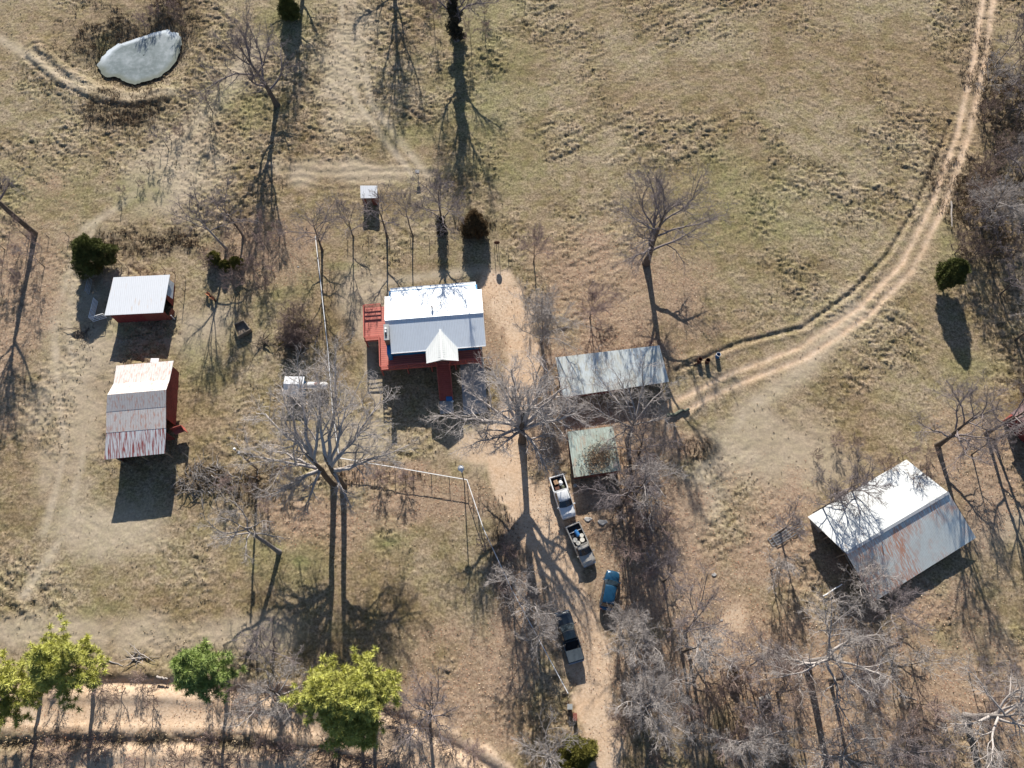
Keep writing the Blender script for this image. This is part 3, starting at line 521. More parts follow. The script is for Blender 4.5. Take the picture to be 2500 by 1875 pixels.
PT('bare_tree', (2395, 560), 9, 4.4, .25, .2, 'bare tree leaning left out of the thicket above the small cedar', (-1.2, 1.0), nl=10, twig='twig_pale')
PT('bare_tree', (2470, 470), 11, 5, .3, .24, 'taller bare tree at the right edge inside the thicket', (-.8, .6), nl=10)
PT('bare_tree', (2440, 720), 8, 3, .3, .12, 'thin bare tree below the thicket at the right edge', (.2, .4), nl=9)
PT('bare_tree', (2480, 830), 8, 4, .2, .14, 'grey bare tree at the right edge above the dark red building', (.1, .4), nl=10, twig='twig_pale')
PT('bare_tree', (520, 275), 4.5, 1.8, .3, .07, 'small bare sapling on the diagonal fence row nearest the leaning oak', (-.3, .5), nl=7, dens=.6)
PT('bare_tree', (412, 365), 4, 1.4, .4, .06, 'small bare sapling midway along the diagonal fence row', (-.3, .4), nl=6, dens=.6)
# saplings: a few kinds, copied about
protos = []
for k, (h, r, tw) in enumerate(((6, 1.8, 'twig_pink'), (7.5, 2.2, 'twig'), (5, 2.2, 'twig_pale'), (4, 2.0, 'twig_brown'), (3, 1.7, 'twig_pink'))):
    protos.append(tree_meshes(900 + k, h, r, .12 if k > 1 else .3, .07, (.1, .2), 'bark', tw, nl=10 if k > 1 else 7, dens=.75, lowang=(.5, 1.3)))
def spots(n, cx, cy, rx, ry, seed, mind=16):
    rn = np.random.RandomState(seed); out = []
    for _ in range(n * 30):
        a = rn.rand() * 6.283; q = math.sqrt(rn.rand()); p = (cx + rx * q * math.cos(a), cy + ry * q * math.sin(a))
        if all(math.hypot(p[0] - o[0], p[1] - o[1]) > mind for o in out): out.append(p)
        if len(out) == n: break
    return out
def saplings(label, group, sp, kinds, smin=.7, smax=1.15, seed=1, name='sapling', cat='sapling'):
    rn = np.random.RandomState(seed)
    for x, y in sp:
        g = G(x, y); a, c = protos[kinds[rn.randint(len(kinds))]]; t = thing(name, label, cat, (g[0], g[1], float(HZ(g[0], g[1])) - .05), rn.rand() * 6.28, group); s = smin + (smax - smin) * rn.rand(); t.scale = (s, s, s)
        link('trunk', a, t); link('crown', c, t)
saplings('thin leafless sapling in the leaf-strewn woods at lower right', 'saplings in the lower right woods', spots(36, 1980, 1730, 520, 150, 3, 38), [0, 1, 2, 3, 4])
saplings('tangled grey-purple bush in the thicket along the right edge by the track', 'bushes of the right edge thicket', [(2345, 520), (2370, 470), (2400, 430), (2350, 580), (2395, 520), (2430, 560), (2440, 440), (2470, 390), (2420, 370), (2400, 300), (2440, 300), (2480, 320), (2400, 220), (2440, 230), (2480, 240), (2430, 160), (2475, 160), (2490, 480), (2460, 620), (2405, 620), (2490, 560), (2330, 620), (2365, 640), (2490, 90)], [1, 2, 3, 3], .9, 1.3, 5, 'bush', 'bush')
saplings('leafless sapling in the strip between the mossy shed and the pasture', 'saplings right of the parked trucks', spots(12, 1560, 1290, 60, 130, 9, 30), [0, 1, 3], .7, 1.1, 8)
saplings('leafless bush beside the county road at the lower edge', 'roadside bushes along the lower edge', spots(16, 620, 1830, 560, 34, 12, 40), [2, 3, 4, 4], .6, 1.0, 13, 'bush', 'bush')
saplings('leafless bush on the bank between the pasture and the county road', 'bushes on the road bank', spots(12, 780, 1700, 460, 30, 14, 40) + [(150, 1680), (300, 1690), (250, 1680), (350, 1655)], [3, 4, 4], .5, .85, 15, 'bush', 'bush')
saplings('brown leafless bush in the brush above the propane tank', 'bushes above the propane tank', spots(8, 738, 818, 44, 40, 16, 18), [3, 3, 4], .6, .95, 17, 'bush', 'bush')
saplings('leafless sapling on the wooded strip left of the white fence', 'saplings behind the yard', spots(12, 620, 640, 120, 90, 18, 30), [0, 3, 4], .45, .8, 19)
saplings('leafless sapling at the left edge in the leaf litter', 'saplings at the left edge', spots(7, 60, 640, 60, 60, 20, 30), [0, 1, 4], .5, .85, 21)
saplings('leafless bush on the diagonal fence row running down from the leaning oak', 'bushes of the diagonal fence row', [(535, 210), (505, 250), (462, 300), (440, 330), (375, 415), (350, 455), (300, 470)], [4, 3], .3, .6, 22, 'bush', 'bush')
saplings('dark brushy bush at the head of the pond', 'bushes at the head of the pond', [(395, 10), (425, 25), (440, 55), (380, 40), (410, -20), (350, 60)], [3, 4], .5, .8, 24, 'bush', 'bush')
saplings('leafless sapling near the upper edge by the ivy-clad tree', 'saplings by the ivy-clad tree', [(1182, 30), (1060, 60), (1150, 110), (1040, 20), (1185, 95)], [0, 3], .5, .8, 26)
saplings('leafless bush between the yard fence and the silver trees', 'bushes below the yard fence', [(620, 1200), (655, 1240), (700, 1160), (560, 1190), (930, 1170), (990, 1175), (1185, 1330), (1235, 1440), (1240, 1350)], [4, 3], .4, .7, 28, 'bush', 'bush')
saplings('leafless bush in the rough just above the big barn', 'bushes above the big barn', spots(8, 2150, 1120, 190, 60, 30, 34), [0, 4, 3], .4, .8, 31, 'bush', 'bush')
# ------------------------------------------------------------------ evergreens
def clumps(rn, C, n, size, wid, up=.35):
    N = len(C) * n; d = nrm(rn.normal(0, 1, (N, 3)) + [0, 0, up]); c = np.repeat(C, n, 0) + d * (rn.rand(N, 1) * size * .35); s = nrm(np.cross(d, rn.normal(0, 1, (N, 3)))) * wid * (.6 + .8 * rn.rand(N, 1))
    tip = c + d * size * (.6 + .7 * rn.rand(N, 1)); return np.stack([c - s, c + s, tip], 1).reshape(-1, 3), np.arange(N * 3).reshape(-1, 3)
def pine(b, h, r, tr, label, m, seed, lean=(0, 0), dens=1.0):
    g = G(*b); z = float(HZ(g[0], g[1])) - .1; t = thing('pine_tree', label, 'pine', (g[0], g[1], z)); rn = np.random.RandomState(seed)
    S = 9; u = np.linspace(0, 1, S); tp = np.c_[lean[0] * u ** 1.3, lean[1] * u ** 1.3, u * h * .95]; tp[1:, :2] += rn.normal(0, .08, (S - 1, 2)).cumsum(0)
    v, q = tubes(tp[None], np.linspace(tr, .05, S)[None], 10); link('trunk', npmesh('trunk', v, Q=q, m=M['bark'], smooth=True), t)
    N = 34; zz = .38 + .56 * rn.rand(N); zz.sort(); a = np.arange(N) * 2.4 + rn.rand(N); p0 = np.c_[np.interp(zz, u * .95, tp[:, 0]), np.interp(zz, u * .95, tp[:, 1]), zz * h]
    el = .1 + .8 * (zz - .4) / .5; L = r * (1.15 - .75 * np.clip((zz - .5) / .5, 0, 1)) * (.55 + .6 * rn.rand(N)); d = np.c_[np.cos(a) * np.cos(el), np.sin(a) * np.cos(el), np.sin(el)]
    p1, r1 = grow(rn, p0, d, L, np.full(N, .07), np.full(N, .02), 6, .12, .04); p, d2, t_, r_ = kids(rn, p1, r1, 8, .3, 1.0, .4, 1.0)
    p2, r2 = grow(rn, p, d2, np.repeat(L, 8) * .33 * (.6 + .7 * rn.rand(len(p))), np.full(len(p), .02), np.full(len(p), .01), 3, .2, .08)
    v, q = join([tubes(p1, r1, 5), tubes(p2, r2, 3)]); link('branches', npmesh('branches', v, Q=q, m=M['bark']), t)
    C = np.concatenate([p2[:, -1], p2[:, 2], p1[:, -1]]); C = C + rn.normal(0, .12, C.shape); k = int(34 * dens); v, f = clumps(rn, C + rn.normal(0, .26, C.shape), int(k * 1.7), .5, .035, .5)
    link('needles', npmesh('needles', v, T=f, m=M[m]), t); return t
pine((103, 1694), 11, 3.2, .26, 'yellow-green pine cut by the left edge of the picture', 'pine', 31, (-.3, .3))
pine((236, 1640), 12.5, 3.7, .28, 'large yellow-green pine near the left edge above the county road', 'pine', 32, (.5, .2), 1.25)
pine((558, 1648), 14, 2.2, .24, 'narrower dark green pine in the middle of the lower left roadside', 'pine_green', 33, (.1, .6), 1.1)
pine((918, 1706), 12, 3.3, .28, 'right half of the big yellow-green pine pair above the county road', 'pine', 34, (-.3, .6), 1.3)
pine((832, 1700), 11.5, 3.2, .26, 'left half of the big yellow-green pine pair above the county road', 'pine', 35, (.3, .3), 1.2)
pine((885, 1768), 9, 2.6, .22, 'lower small yellow-green pine under the big pine pair', 'pine', 36, (.2, .4), 1.0)
def cedar(b, h, r, label, m, seed, n=9000, name='cedar_tree', cat='cedar', z0=.08, sz=.3):
    g = G(*b); z = float(HZ(g[0], g[1])) - .05; t = thing(name, label, cat, (g[0], g[1], z)); rn = np.random.RandomState(seed)
    v, q = tubes(np.array([[[0, 0, 0], [.02, 0, h * .5], [0, .02, h * .93]]]), np.array([[.05 * r + .04, .04 * r, .02]]), 8); link('trunk', npmesh('trunk', v, Q=q, m=M['bark']), t)
    u = z0 + (1 - z0) * rn.rand(n) ** 1.1; a = rn.rand(n) * 6.283; lob = 1 + .22 * np.sin(a * 3 + seed) + .18 * np.sin(a * 7 + u * 9 + seed) + .1 * np.sin(u * 23 + a * 2)
    pr = np.interp(u, [0, .12, .35, .7, .9, 1], [.55, .85, 1, .78, .42, .08]); q_ = (.35 + .65 * rn.rand(n) ** .45); R = r * pr * lob * q_; C = np.c_[R * np.cos(a), R * np.sin(a), u * h]
    v, f = clumps(rn, C, 3, sz, .045, .6); link('crown', npmesh('crown', v, T=f, m=M[m]), t); return t
cedar((246, 645), 5.6, 2.7, 'round dark green cedar beside the white-roofed red shed', 'cedar', 1, 15000, z0=.2)
cedar((2297, 694), 6.2, 1.7, 'small dark cedar at the field track below the thicket', 'cedar', 2, 9000, z0=.25)
cedar((1160, 566), 4.4, 1.75, 'reddish brown cedar on the yard fence behind the house', 'cedar_brown', 3, 7000)
cedar((528, 640), 2.3, .9, 'cedar seedling, leftmost of the three under the pale-trunked tree', 'cedar_gold', 4, 2200, sz=.22)
cedar((553, 655), 1.8, .7, 'cedar seedling, middle and lowest of the three under the pale-trunked tree', 'cedar_gold', 5, 1600, sz=.22)
cedar((582, 650), 2.2, .8, 'cedar seedling, rightmost of the three under the pale-trunked tree', 'cedar_gold', 6, 2000, sz=.22)
cedar((1412, 1835), 4.6, 1.7, 'golden green cedar at the lower end of the driveway', 'cedar_gold', 7, 9000)
cedar((1392, 1868), 3.2, 1.6, 'lower golden cedar partly hidden in grey twigs at the bottom edge', 'cedar_gold', 8, 6000)
cedar((712, 42), 4.2, 1.5, 'dark evergreen bush at the upper edge left of the trunk shadow', 'cedar', 9, 6000)
cedar((1786, 1642), 1.5, .7, 'small rust-brown cedar beside the dirt patch in the woods', 'cedar_brown', 10, 1600, sz=.2)
cedar((2229, 1800), 1.0, .5, 'tiny rust-brown cedar seedling in the woods right of the level limb', 'cedar_brown', 11, 900, sz=.18)
# ivy round the ivy-clad tree: a part of it
ivt = [o for o in bpy.data.objects if o.name == 'ivy_covered_tree'][0]; rn = np.random.RandomState(44); n = 9000; u = rn.rand(n) * 10.5; a = rn.rand(n) * 6.283
R = (1.35 - .07 * u) * (.6 + .45 * np.sin(u * 1.7 + a) + .35 * np.sin(a * 3 + u * 4)) * rn.rand(n) ** .6; v, f = clumps(rn, np.c_[R * np.cos(a), R * np.sin(a), .4 + u], 3, .3, .09, .1)
link('ivy', npmesh('ivy', v, T=f, m=M['ivy']), ivt)
ivt2 = [o for o in bpy.data.objects if o.get('label', '').startswith('bare tree behind the house')][0]; n = 1100; u = rn.rand(n) ** 1.5 * 3.6; a = rn.rand(n) * 6.283; R = .7 * rn.rand(n) ** .5
v, f = clumps(rn, np.c_[R * np.cos(a), R * np.sin(a), u], 3, .26, .06, .1); link('ivy', npmesh('ivy', v, T=f, m=M['ivy']), ivt2)
# ------------------------------------------------------------------ buildings
def frame(o, deg):
    rz = R_(deg); return (o[0], o[1], 0), rz
# the house (local x along the ridge, y towards the back)
L_, rz = frame((-10.25, 46.1), 5.05)
h = thing('house', 'blue house with a white metal roof and a raised red deck', 'house', L_, rz)
S_, EV = .35, 4.4
b = MB().box(-5.95, 5.95, -3.75, 4.85, .25, 2.2); b.build('lower_wall', M['brick'], h)
b = MB().box(-5.95, 5.95, -3.75, 4.85, 2.2, 4.42)
b.add([(-5.95, -3.75, 4.42), (-5.95, 4.85, 4.42), (-5.95, 0, 5.42), (-5.7, -3.75, 4.42), (-5.7, 4.85, 4.42), (-5.7, 0, 5.42)], [(0, 1, 2), (3, 5, 4), (0, 3, 4, 1), (1, 4, 5, 2), (2, 5, 3, 0)])
b.add([(5.7, -3.75, 4.42), (5.7, 4.85, 4.42), (5.7, 0, 5.42), (5.95, -3.75, 4.42), (5.95, 4.85, 4.42), (5.95, 0, 5.42)], [(0, 1, 2), (3, 5, 4), (0, 3, 4, 1), (1, 4, 5, 2), (2, 5, 3, 0)])
wl = b.build('wall', M['blue'], h)
for x in (-4.3, -2.2, 3.4, 4.9):
    f = MB().box(x - .5, x + .5, -3.8, -3.74, 3.0, 4.1).build('window', M['white'], h); MB().box(x - .42, x + .42, -3.83, -3.79, 3.08, 4.02).build('pane', M['glass'], f)
f = MB().box(.25, 1.15, -3.81, -3.74, 2.34, 4.3).build('door', M['white'], h)
for y in (-1.5, 1.5):
    f = MB().box(5.94, 6.0, y - .5, y + .5, 3.0, 4.1).build('window', M['white'], h); MB().box(5.99, 6.03, y - .42, y + .42, 3.08, 4.02).build('pane', M['glass'], f)
b = MB()
b.panel([(-6.42, 0.02, 5.6), (6.42, .02, 5.6), (6.42, 3.95, 4.62), (-6.42, 3.95, 4.62)], .07, (0, 0, 1))
b.panel([(-5.77, 3.952, 4.615), (5.8, 3.952, 4.615), (5.8, 5.27, 4.28), (-5.77, 5.27, 4.28)], .07, (0, 0, 1))
b.panel([(-5.93, -.02, 5.6), (6.42, -.02, 5.6), (6.42, -4.28, EV), (-5.93, -4.28, EV)], .07, (0, 0, 1))
b.panel([(-6.44, -.02, 5.6), (-5.932, -.02, 5.6), (-5.932, -1.9, 5.07), (-6.44, -1.9, 5.07)], .07, (0, 0, 1))
rf = b.build('roof', M['rhouse'], h)
b = MB(); b.panel([(-6.46, .16, 5.6), (-6.46, -.1, 5.69), (6.46, -.1, 5.69), (6.46, .16, 5.6)], .05, (0, 0, 1)); b.panel([(-6.46, -.1, 5.69), (-6.46, -.34, 5.54), (6.46, -.34, 5.54), (6.46, -.1, 5.69)], .05, (0, 0, 1)); b.build('ridge_cap', M['rhouse'], rf)
b = MB()
for x0, y0, z0, x1, y1, z1 in ((-6.46, 0, 5.58, -6.46, 3.97, 4.6), (6.46, 0, 5.58, 6.46, 3.97, 4.6), (6.46, 0, 5.58, 6.46, -4.3, 4.38), (-5.93, -4.32, 4.36, 6.44, -4.32, 4.36), (-5.8, 5.3, 4.26, 5.82, 5.3, 4.26)): b.bar((x0, y0, z0), (x1, y1, z1), .07, .14)
b.build('fascia', M['white'], rf)
MB().tube([(-.2, 1.05, 5.5), (-.2, 1.05, 6.1)], .09).build('vent_pipe', M['galv'], rf); MB().tube([(.98, 2.0, 5.2), (.98, 2.0, 5.6)], .06).build('vent_pipe', M['dark'], rf)
MB().tube([(-.2, 1.25, 5.5), (-.2, 1.25, 5.95)], [.12, .12]).build('vent_pipe', M['rust'], rf)
ch = MB().box(-6.56, -5.94, -3.05, -.85, 0, 5.95).build('chimney', M['brick'], h)
MB().box(-6.6, -5.9, -3.08, -.8, 5.952, 6.02).build('chimney_cap', M['conc'], ch)
MB().tube([(-6.32, -1.5, 6.0), (-6.32, -1.5, 6.3)], .14).tube([(-6.32, -1.95, 6.0), (-6.32, -1.95, 6.36)], .12).build('flue', M['white'], ch)
MB().tube([(-6.32, -2.35, 6.0), (-6.32, -2.35, 6.22)], .13).build('flue', M['dark'], ch)
MB().box(-6.5, -5.96, -4.35, -3.07, 2.3, 4.33).build('wall_bay', M['blue'], h)
# gabled porch
pr = MB(); zr, ze, ux, hw = 5.1, 4.34, .67, 2.09
pr.panel([(ux, -1.85, zr + .03), (ux - hw, -4.3, ze + .1), (ux - hw, -6.05, ze), (ux, -6.05, zr)], .06, (0, 0, 1)); pr.panel([(ux, -1.85, zr + .03), (ux, -6.05, zr), (ux + hw, -6.05, ze), (ux + hw, -4.3, ze + .1)], .06, (0, 0, 1))
for i in range(13):                              # standing seams running down each slope
    y = -5.95 + i * .31; k = hw if y < -4.3 else hw * max(.05, (-1.85 - y) / 2.45)
    for s in (-1, 1): pr.bar((ux, y, zr + .02), (ux + s * k, y, zr + .02 - .9 * k / hw), .035, .05)
po_ = pr.build('porch_roof', M['rporch'], h); MB().bar((ux, -1.8, zr + .06), (ux, -6.08, zr + .04), .3, .05).build('ridge_cap', M['rporch'], po_)
MB().bar((ux - hw, -6.07, ze - .03), (ux, -6.07, zr - .03), .05, .14).bar((ux, -6.07, zr - .03), (ux + hw, -6.07, ze - .03), .05, .14).build('fascia', M['white'], po_)
MB().panel([(ux - 1.6, -5.95, ze - .02), (ux + 1.6, -5.95, ze - .02), (ux, -5.95, zr - .14)], .05).build('gable_panel', M['brick'], po_)
for x in (ux - 1.85, ux + 1.85): MB().box(x - .06, x + .06, -5.55, -5.43, 2.3, 4.4).build('porch_post', M['redp'], h)
dk = MB(); Z = 2.3
dk.box(-9.7, -6.58, -1.2, 3.73, Z - .08, Z).box(-7.7, -6.58, -5.6, -1.202, Z - .08, Z).box(-6.578, 5.7, -5.6, -3.8, Z - .08, Z)
dko = dk.build('deck', M['deck'], h)
fr_ = MB()
for a, c in (((-9.7, 3.75), (-6.6, 3.75)), ((-9.72, 3.75), (-9.72, -1.22)), ((-9.7, -1.22), (-7.72, -1.22)), ((-7.72, -1.2), (-7.72, -5.62)), ((-7.7, -5.62), (5.7, -5.62)), ((5.72, -5.6), (5.72, -3.8))): fr_.bar((*a, Z - .22), (*c, Z - .22), .05, .26)
fr_.build('deck_fascia', M['redp'], dko)
def rail(pts, nm='railing'):
    m = MB()
    for a, c in zip(pts[:-1], pts[1:]):
        for z in (.32, .62, .92): m.bar((*a, Z + z), (*c, Z + z), .05, .1)
        m.bar((*a, Z + 1.0), (*c, Z + 1.0), .14, .04); n = max(1, round(math.dist(a, c) / 1.7))
        for k in range(n + 1): q = [a[i] + (c[i] - a[i]) * k / n for i in (0, 1)]; m.box(q[0] - .05, q[0] + .05, q[1] - .05, q[1] + .05, Z, Z + 1.0)
    return m.build(nm, M['redp'], h)
rail([(-7.35, 3.65), (-9.62, 3.65), (-9.62, -1.12), (-7.62, -1.12), (-7.62, -5.52), (-.3, -5.52)]); rail([(1.6, -5.52), (5.62, -5.52), (5.62, -3.9)])
for x, y in ((-9.6, 3.6), (-9.6, 1.2), (-9.6, -1.1), (-7.6, -3.4), (-7.6, -5.5), (-4.2, -5.5), (-1.0, -5.5), (2.2, -5.5), (5.6, -5.5)): MB().box(x - .08, x + .08, y - .08, y + .08, 0, Z - .09).build('deck_post', M['redp'], h)
sm_ = MB(); N = 17
for i in range(N): y = -5.66 - i * .245; z = Z - (i + 1) * Z / (N + 1); sm_.box(-.15, 1.45, y - .27, y, z - .05, z)
for x in (-.2, 1.5): sm_.bar((x, -5.64, Z - .12), (x, -9.9, -.02), .06, .26)
so = sm_.build('stairs', M['redp'], h); sr = MB()
for x in (-.2, 1.5):
    for z in (.5, .95): sr.bar((x, -5.6, Z + z), (x, -9.7, .12 + z), .06, .08)
    for k in range(5): y = -5.7 - k * 1.0; zz = Z - (k * 1.0 + .05) * Z / 4.2; sr.box(x - .045, x + .045, y - .045, y + .045, zz - .1, zz + .95)
sr.build('stair_railing', M['redp'], so)
tl = T((-10.25, 46.1), rz)
def flatslab(name, label, x0, x1, y0, y1, z, m, cat='slab'):
    c = math.cos(rz); s = math.sin(rz); loc = (-10.25 + (x0 + x1) / 2 * c - (y0 + y1) / 2 * s, 46.1 + (x0 + x1) / 2 * s + (y0 + y1) / 2 * c, 0)
    o = MB().box(-(x1 - x0) / 2, (x1 - x0) / 2, -(y1 - y0) / 2, (y1 - y0) / 2, -.1, z).build(name, M[m]); o.location = loc; o.rotation_euler = (0, 0, rz); return tag(o, label, None, None, 'structure')
flatslab('concrete_pad', 'small square concrete pad at the foot of the red stairs', -.3, 1.5, -11.7, -9.93, .13, 'conc'); flatslab('concrete_slab', 'long concrete slab in the shade right of the red stairs', 2.8, 6.0, -12.1, -4.0, .11, 'conc')
# generic lean-to shed with a single-slope roof
def shed(name, label, cat, cs, wallm, roofm, over=.25, openside=None, base=0.0):
    """cs: roof corners NW, NE, SE, SW as plan points with heights"""
    cs = [Vector(c) for c in cs]; o = (cs[0] + cs[1] + cs[2] + cs[3]) / 4; d = cs[1] - cs[0]; rz = math.atan2(d.y, d.x); t = thing(name, label, cat, (o.x, o.y, 0), rz); f = T(o, rz); l = [f(c) for c in cs]
    MB().panel([l[3], l[2], l[1], l[0]], .06, (0, 0, 1)).build('roof', M[roofm], t)
    xs0 = (l[0].x + l[3].x) / 2 + over; xs1 = (l[1].x + l[2].x) / 2 - over; yn = (l[0].y + l[1].y) / 2 - over; ys = (l[2].y + l[3].y) / 2 + over; zn = (l[0].z + l[1].z) / 2 - .09; zs = (l[2].z + l[3].z) / 2 - .07
    return t, (xs0, xs1, ys, yn, zs, zn)
def wallq(t, name, m, a, c, za, zc, th=.07, z0=0.0):  # upright wall between two plan points
    a, c = Vector((*a, 0)), Vector((*c, 0)); n = (c - a).normalized().cross(Vector((0, 0, 1))); return MB().panel([a + Vector((0, 0, z0)), c + Vector((0, 0, z0)), c + Vector((0, 0, zc)), a + Vector((0, 0, za))], th, n).build(name, M[m], t)
# outhouse
t, (x0, x1, ys, yn, zs, zn) = shed('outhouse', 'tiny red outhouse with a pale metal roof in the grass behind the yard', 'outhouse', [G(879.5, 453, 2.3), G(921, 453, 2.3), G(921, 483, 2.05), G(880.3, 484, 2.05)], 'red', 'rwhite', .15)
wallq(t, 'wall', 'red_b', (x0, ys), (x1, ys), zs, zs); wallq(t, 'wall', 'red_b', (x1, ys + .08), (x1, yn - .08), zs, zn); wallq(t, 'wall', 'red_b', (x1, yn), (x0, yn), zn, zn); wallq(t, 'wall', 'red_b', (x0, yn - .08), (x0, ys + .08), zn, zs)
wallq(t, 'door', 'wood', (x0 + .6, ys - .01), (x0 + 1.4, ys - .01), 1.75, 1.75, .05)
# white-roofed red shed
t, (x0, x1, ys, yn, zs, zn) = shed('cattle_shed', 'red shed with a plain white metal roof below the round cedar', 'shed', [G(277, 677, 3.1), G(415, 670.5, 3.1), G(398, 763, 2.8), G(255, 770, 2.8)], 'red', 'rwhite', .2)
wallq(t, 'wall', 'red', (x0, ys), (x0 + 4.2, ys), zs, zs); wallq(t, 'wall', 'red_b', (x0 + 4.2, ys + .01), (x1, ys + .01), zs, zs); wallq(t, 'wall', 'red', (x1, yn), (x0, yn), zn, zn)
wallq(t, 'wall', 'red', (x0, yn - .08), (x0, ys + .08), zn, zs); wallq(t, 'wall', 'red', (x1, yn - 3.1), (x1, yn - .08), zn - .2, zn)
MB().panel([(x1 + .05, yn - .2, 2.6), (x1 + .6, yn - .5, 1.9), (x1 + .6, yn - 2.9, 1.8), (x1 + .05, yn - 2.6, 2.5)], .04).build('side_sheet', M['galv'], t)
wallq(t, 'half_door', 'red_b', (x1 + .02, ys + .1), (x1 + .35, ys + 1.3), 1.2, 1.2, .06); MB().bar((x1 + .4, ys + .1, 0), (x1 + .4, ys + .1, 1.3), .09).build('door_post', M['white'], t)
# gambrel-like barn with the striped rusty roof
prof = [((284, 892.5), (424, 880.5), 3.6), ((277, 937), (414, 927), 4.15), ((262, 964), (405.5, 951.5), 5.6), ((259.5, 1006), (405, 993), 4.95), ((259, 1057), (405, 1045), 4.35), ((254, 1122), (402, 1107), 3.6)]
lf_ = [G(*a, z) for a, c, z in prof]; rt_ = [G(*c, z) for a, c, z in prof]; o = (lf_[2] + rt_[2]) / 2; d = rt_[2] - lf_[2]; rz2 = math.atan2(d.y, d.x); f = T(o, rz2); lf_ = [f(p) for p in lf_]; rt_ = [f(p) for p in rt_]
t = thing('rusty_barn', 'old red barn with a pale rust-streaked roof, lowest of the two left buildings', 'barn', (o.x, o.y, 0), rz2)
def strip(nm, i, j, m, lift=0.0):
    q = Vector((0, 0, lift)); return MB().panel([lf_[j] + q, rt_[j] + q, rt_[i] + q, lf_[i] + q], .05, (0, 0, 1)).build(nm, M[m], t, label={'rstripe': 'lower roof strip with red rust stripes', 'rrust': 'pale roof sheet freckled with rust'}[m])
strip('roof', 0, 1, 'rrust'); strip('roof', 1, 2, 'rrust', .01); strip('roof', 2, 3, 'rrust', .02); strip('roof', 3, 4, 'rrust'); strip('roof', 4, 5, 'rstripe', -.02)
xl = max(lf_[0].x, lf_[5].x) + .3; xr = min(rt_[0].x, rt_[5].x) - .25; ys_, yn_ = lf_[5].y + .5, lf_[0].y - .2
def side(x, y0, nm='wall'):
    pts = [(x, y0, 0), (x, yn_, 0), (x, yn_, 3.45), (x, lf_[1].y, 4.0), (x, 0, 5.4), (x, lf_[3].y, 4.75), (x, lf_[4].y, 4.2)] + ([(x, y0, 3.6)] if y0 < lf_[4].y else [(x, y0, 4.2)])
    return MB().panel(pts, .07, (1, 0, 0)).build(nm, M['red'], t)
side(xr, lf_[3].y - .9); side(xl, ys_); wallq(t, 'wall', 'red', (xr, yn_), (xl, yn_), 3.45, 3.45); wallq(t, 'wall', 'red', (xl, lf_[4].y - .2), (xr, lf_[4].y - .2), 3.9, 3.9)
for x in (xl + .1, (xl + xr) / 2, xr - .05): MB().box(x - .08, x + .08, ys_ - .08, ys_ + .08, 0, 3.6).build('post', M['wood'], t)
y = lf_[4].y + .6; b = MB(); b.panel([(xr + .1, y, .9), (xr + 1.5, y + .35, .9), (xr + 1.5, y + .35, 2.2), (xr + .1, y, 2.2)], .06); b.panel([(xr + 1.5, y + .35, .9), (xr + 1.9, y - .35, .9), (xr + 1.9, y - .35, 2.1), (xr + 1.5, y + .35, 2.2)], .06); b.panel([(xr + 1.9, y - .35, 1.7), (xr + 1.5, y + .33, 1.7), (xr + .1, y, 1.7), (xr + .7, y - .7, 1.7)], .05)
b.build('open_door', M['redp'], t)
o = MB().box(-.55, .55, -.3, .3, 1.1, 1.16); o.box(-.5, -.44, -.25, -.2, 0, 1.1).box(.44, .5, -.25, -.2, 0, 1.1).box(-.5, -.44, .2, .25, 0, 1.1).box(.44, .5, .2, .25, 0, 1.1); o = o.build('table', M['white']); o.location = G(378, 880, 1.1) * 1; o.location.z = 0; tag(o, 'small white-topped stand against the back of the rusty barn', 'stand')
# long red shed, right part open
t, (x0, x1, ys, yn, zs, zn) = shed('long_shed', 'long red shed with a weathered pale tin roof right of the driveway', 'shed', [G(1356, 872.5, 2.6), G(1609.5, 843, 2.6), G(1633.6, 932, 1.95), G(1374, 970, 1.95)], 'red', 'rlong', .2)
wallq(t, 'wall', 'red', (x0, ys + .1), (x0 + 8.2, ys + .1), zs, zs); wallq(t, 'wall', 'red', (x1, yn), (x0, yn), zn, zn); wallq(t, 'wall', 'red', (x0, yn - .08), (x0, ys + .18), zn, zs); wallq(t, 'wall', 'red', (x0 + 8.2, ys + .2), (x0 + 8.2, yn - .1), zs, zn)
for k in (10.3, 12.0, 13.5): MB().box(x0 + k - .07, x0 + k + .07, ys, ys + .14, 0, zs).build('post', M['wood'], t)
MB().bar((x0 + 8.3, ys + .2, 1.0), (x1, ys + .2, 1.0), .04, .12).build('rail', M['wood'], t)
# mossy shed
t, (x0, x1, ys, yn, zs, zn) = shed('mossy_shed', 'square red-brown shed with a green mossy tin roof beside the trucks', 'shed', [G(1385, 1054, 2.4), G(1496, 1040.5, 2.4), G(1516, 1148, 2.1), G(1401.7, 1165.5, 2.1)], 'red', 'rgreen', .15)
wallq(t, 'wall', 'red_b', (x0, ys), (x1, ys), zs, zs); wallq(t, 'wall', 'red_b', (x1, ys + .08), (x1, yn - .08), zs, zn); wallq(t, 'wall', 'red_b', (x1, yn), (x0, yn), zn, zn); wallq(t, 'wall', 'red', (x0, yn - .08), (x0, ys + .08), zn, zs)
n = 1500; rn = np.random.RandomState(3); q = rn.normal(0, 1, (n, 2)); y = np.clip(q[:, 1] * 1.0 - 1.0 + .0 * q[:, 0], -2.8, 2.6); x = np.clip(q[:, 0] * 1.15 + .9 + .3 * y, -2.8, 2.8); z = 2.25 + .05 * y + .05 + .06 * rn.rand(n)
v, f_ = clumps(rn, np.c_[x, y, z], 2, .28, .03, .1); nt_ = len(v); tint = np.repeat(np.array([(.3, .22, .16), (.2, .15, .1), (.4, .3, .2)])[rn.randint(3, size=nt_ // 3)], 3, 0)
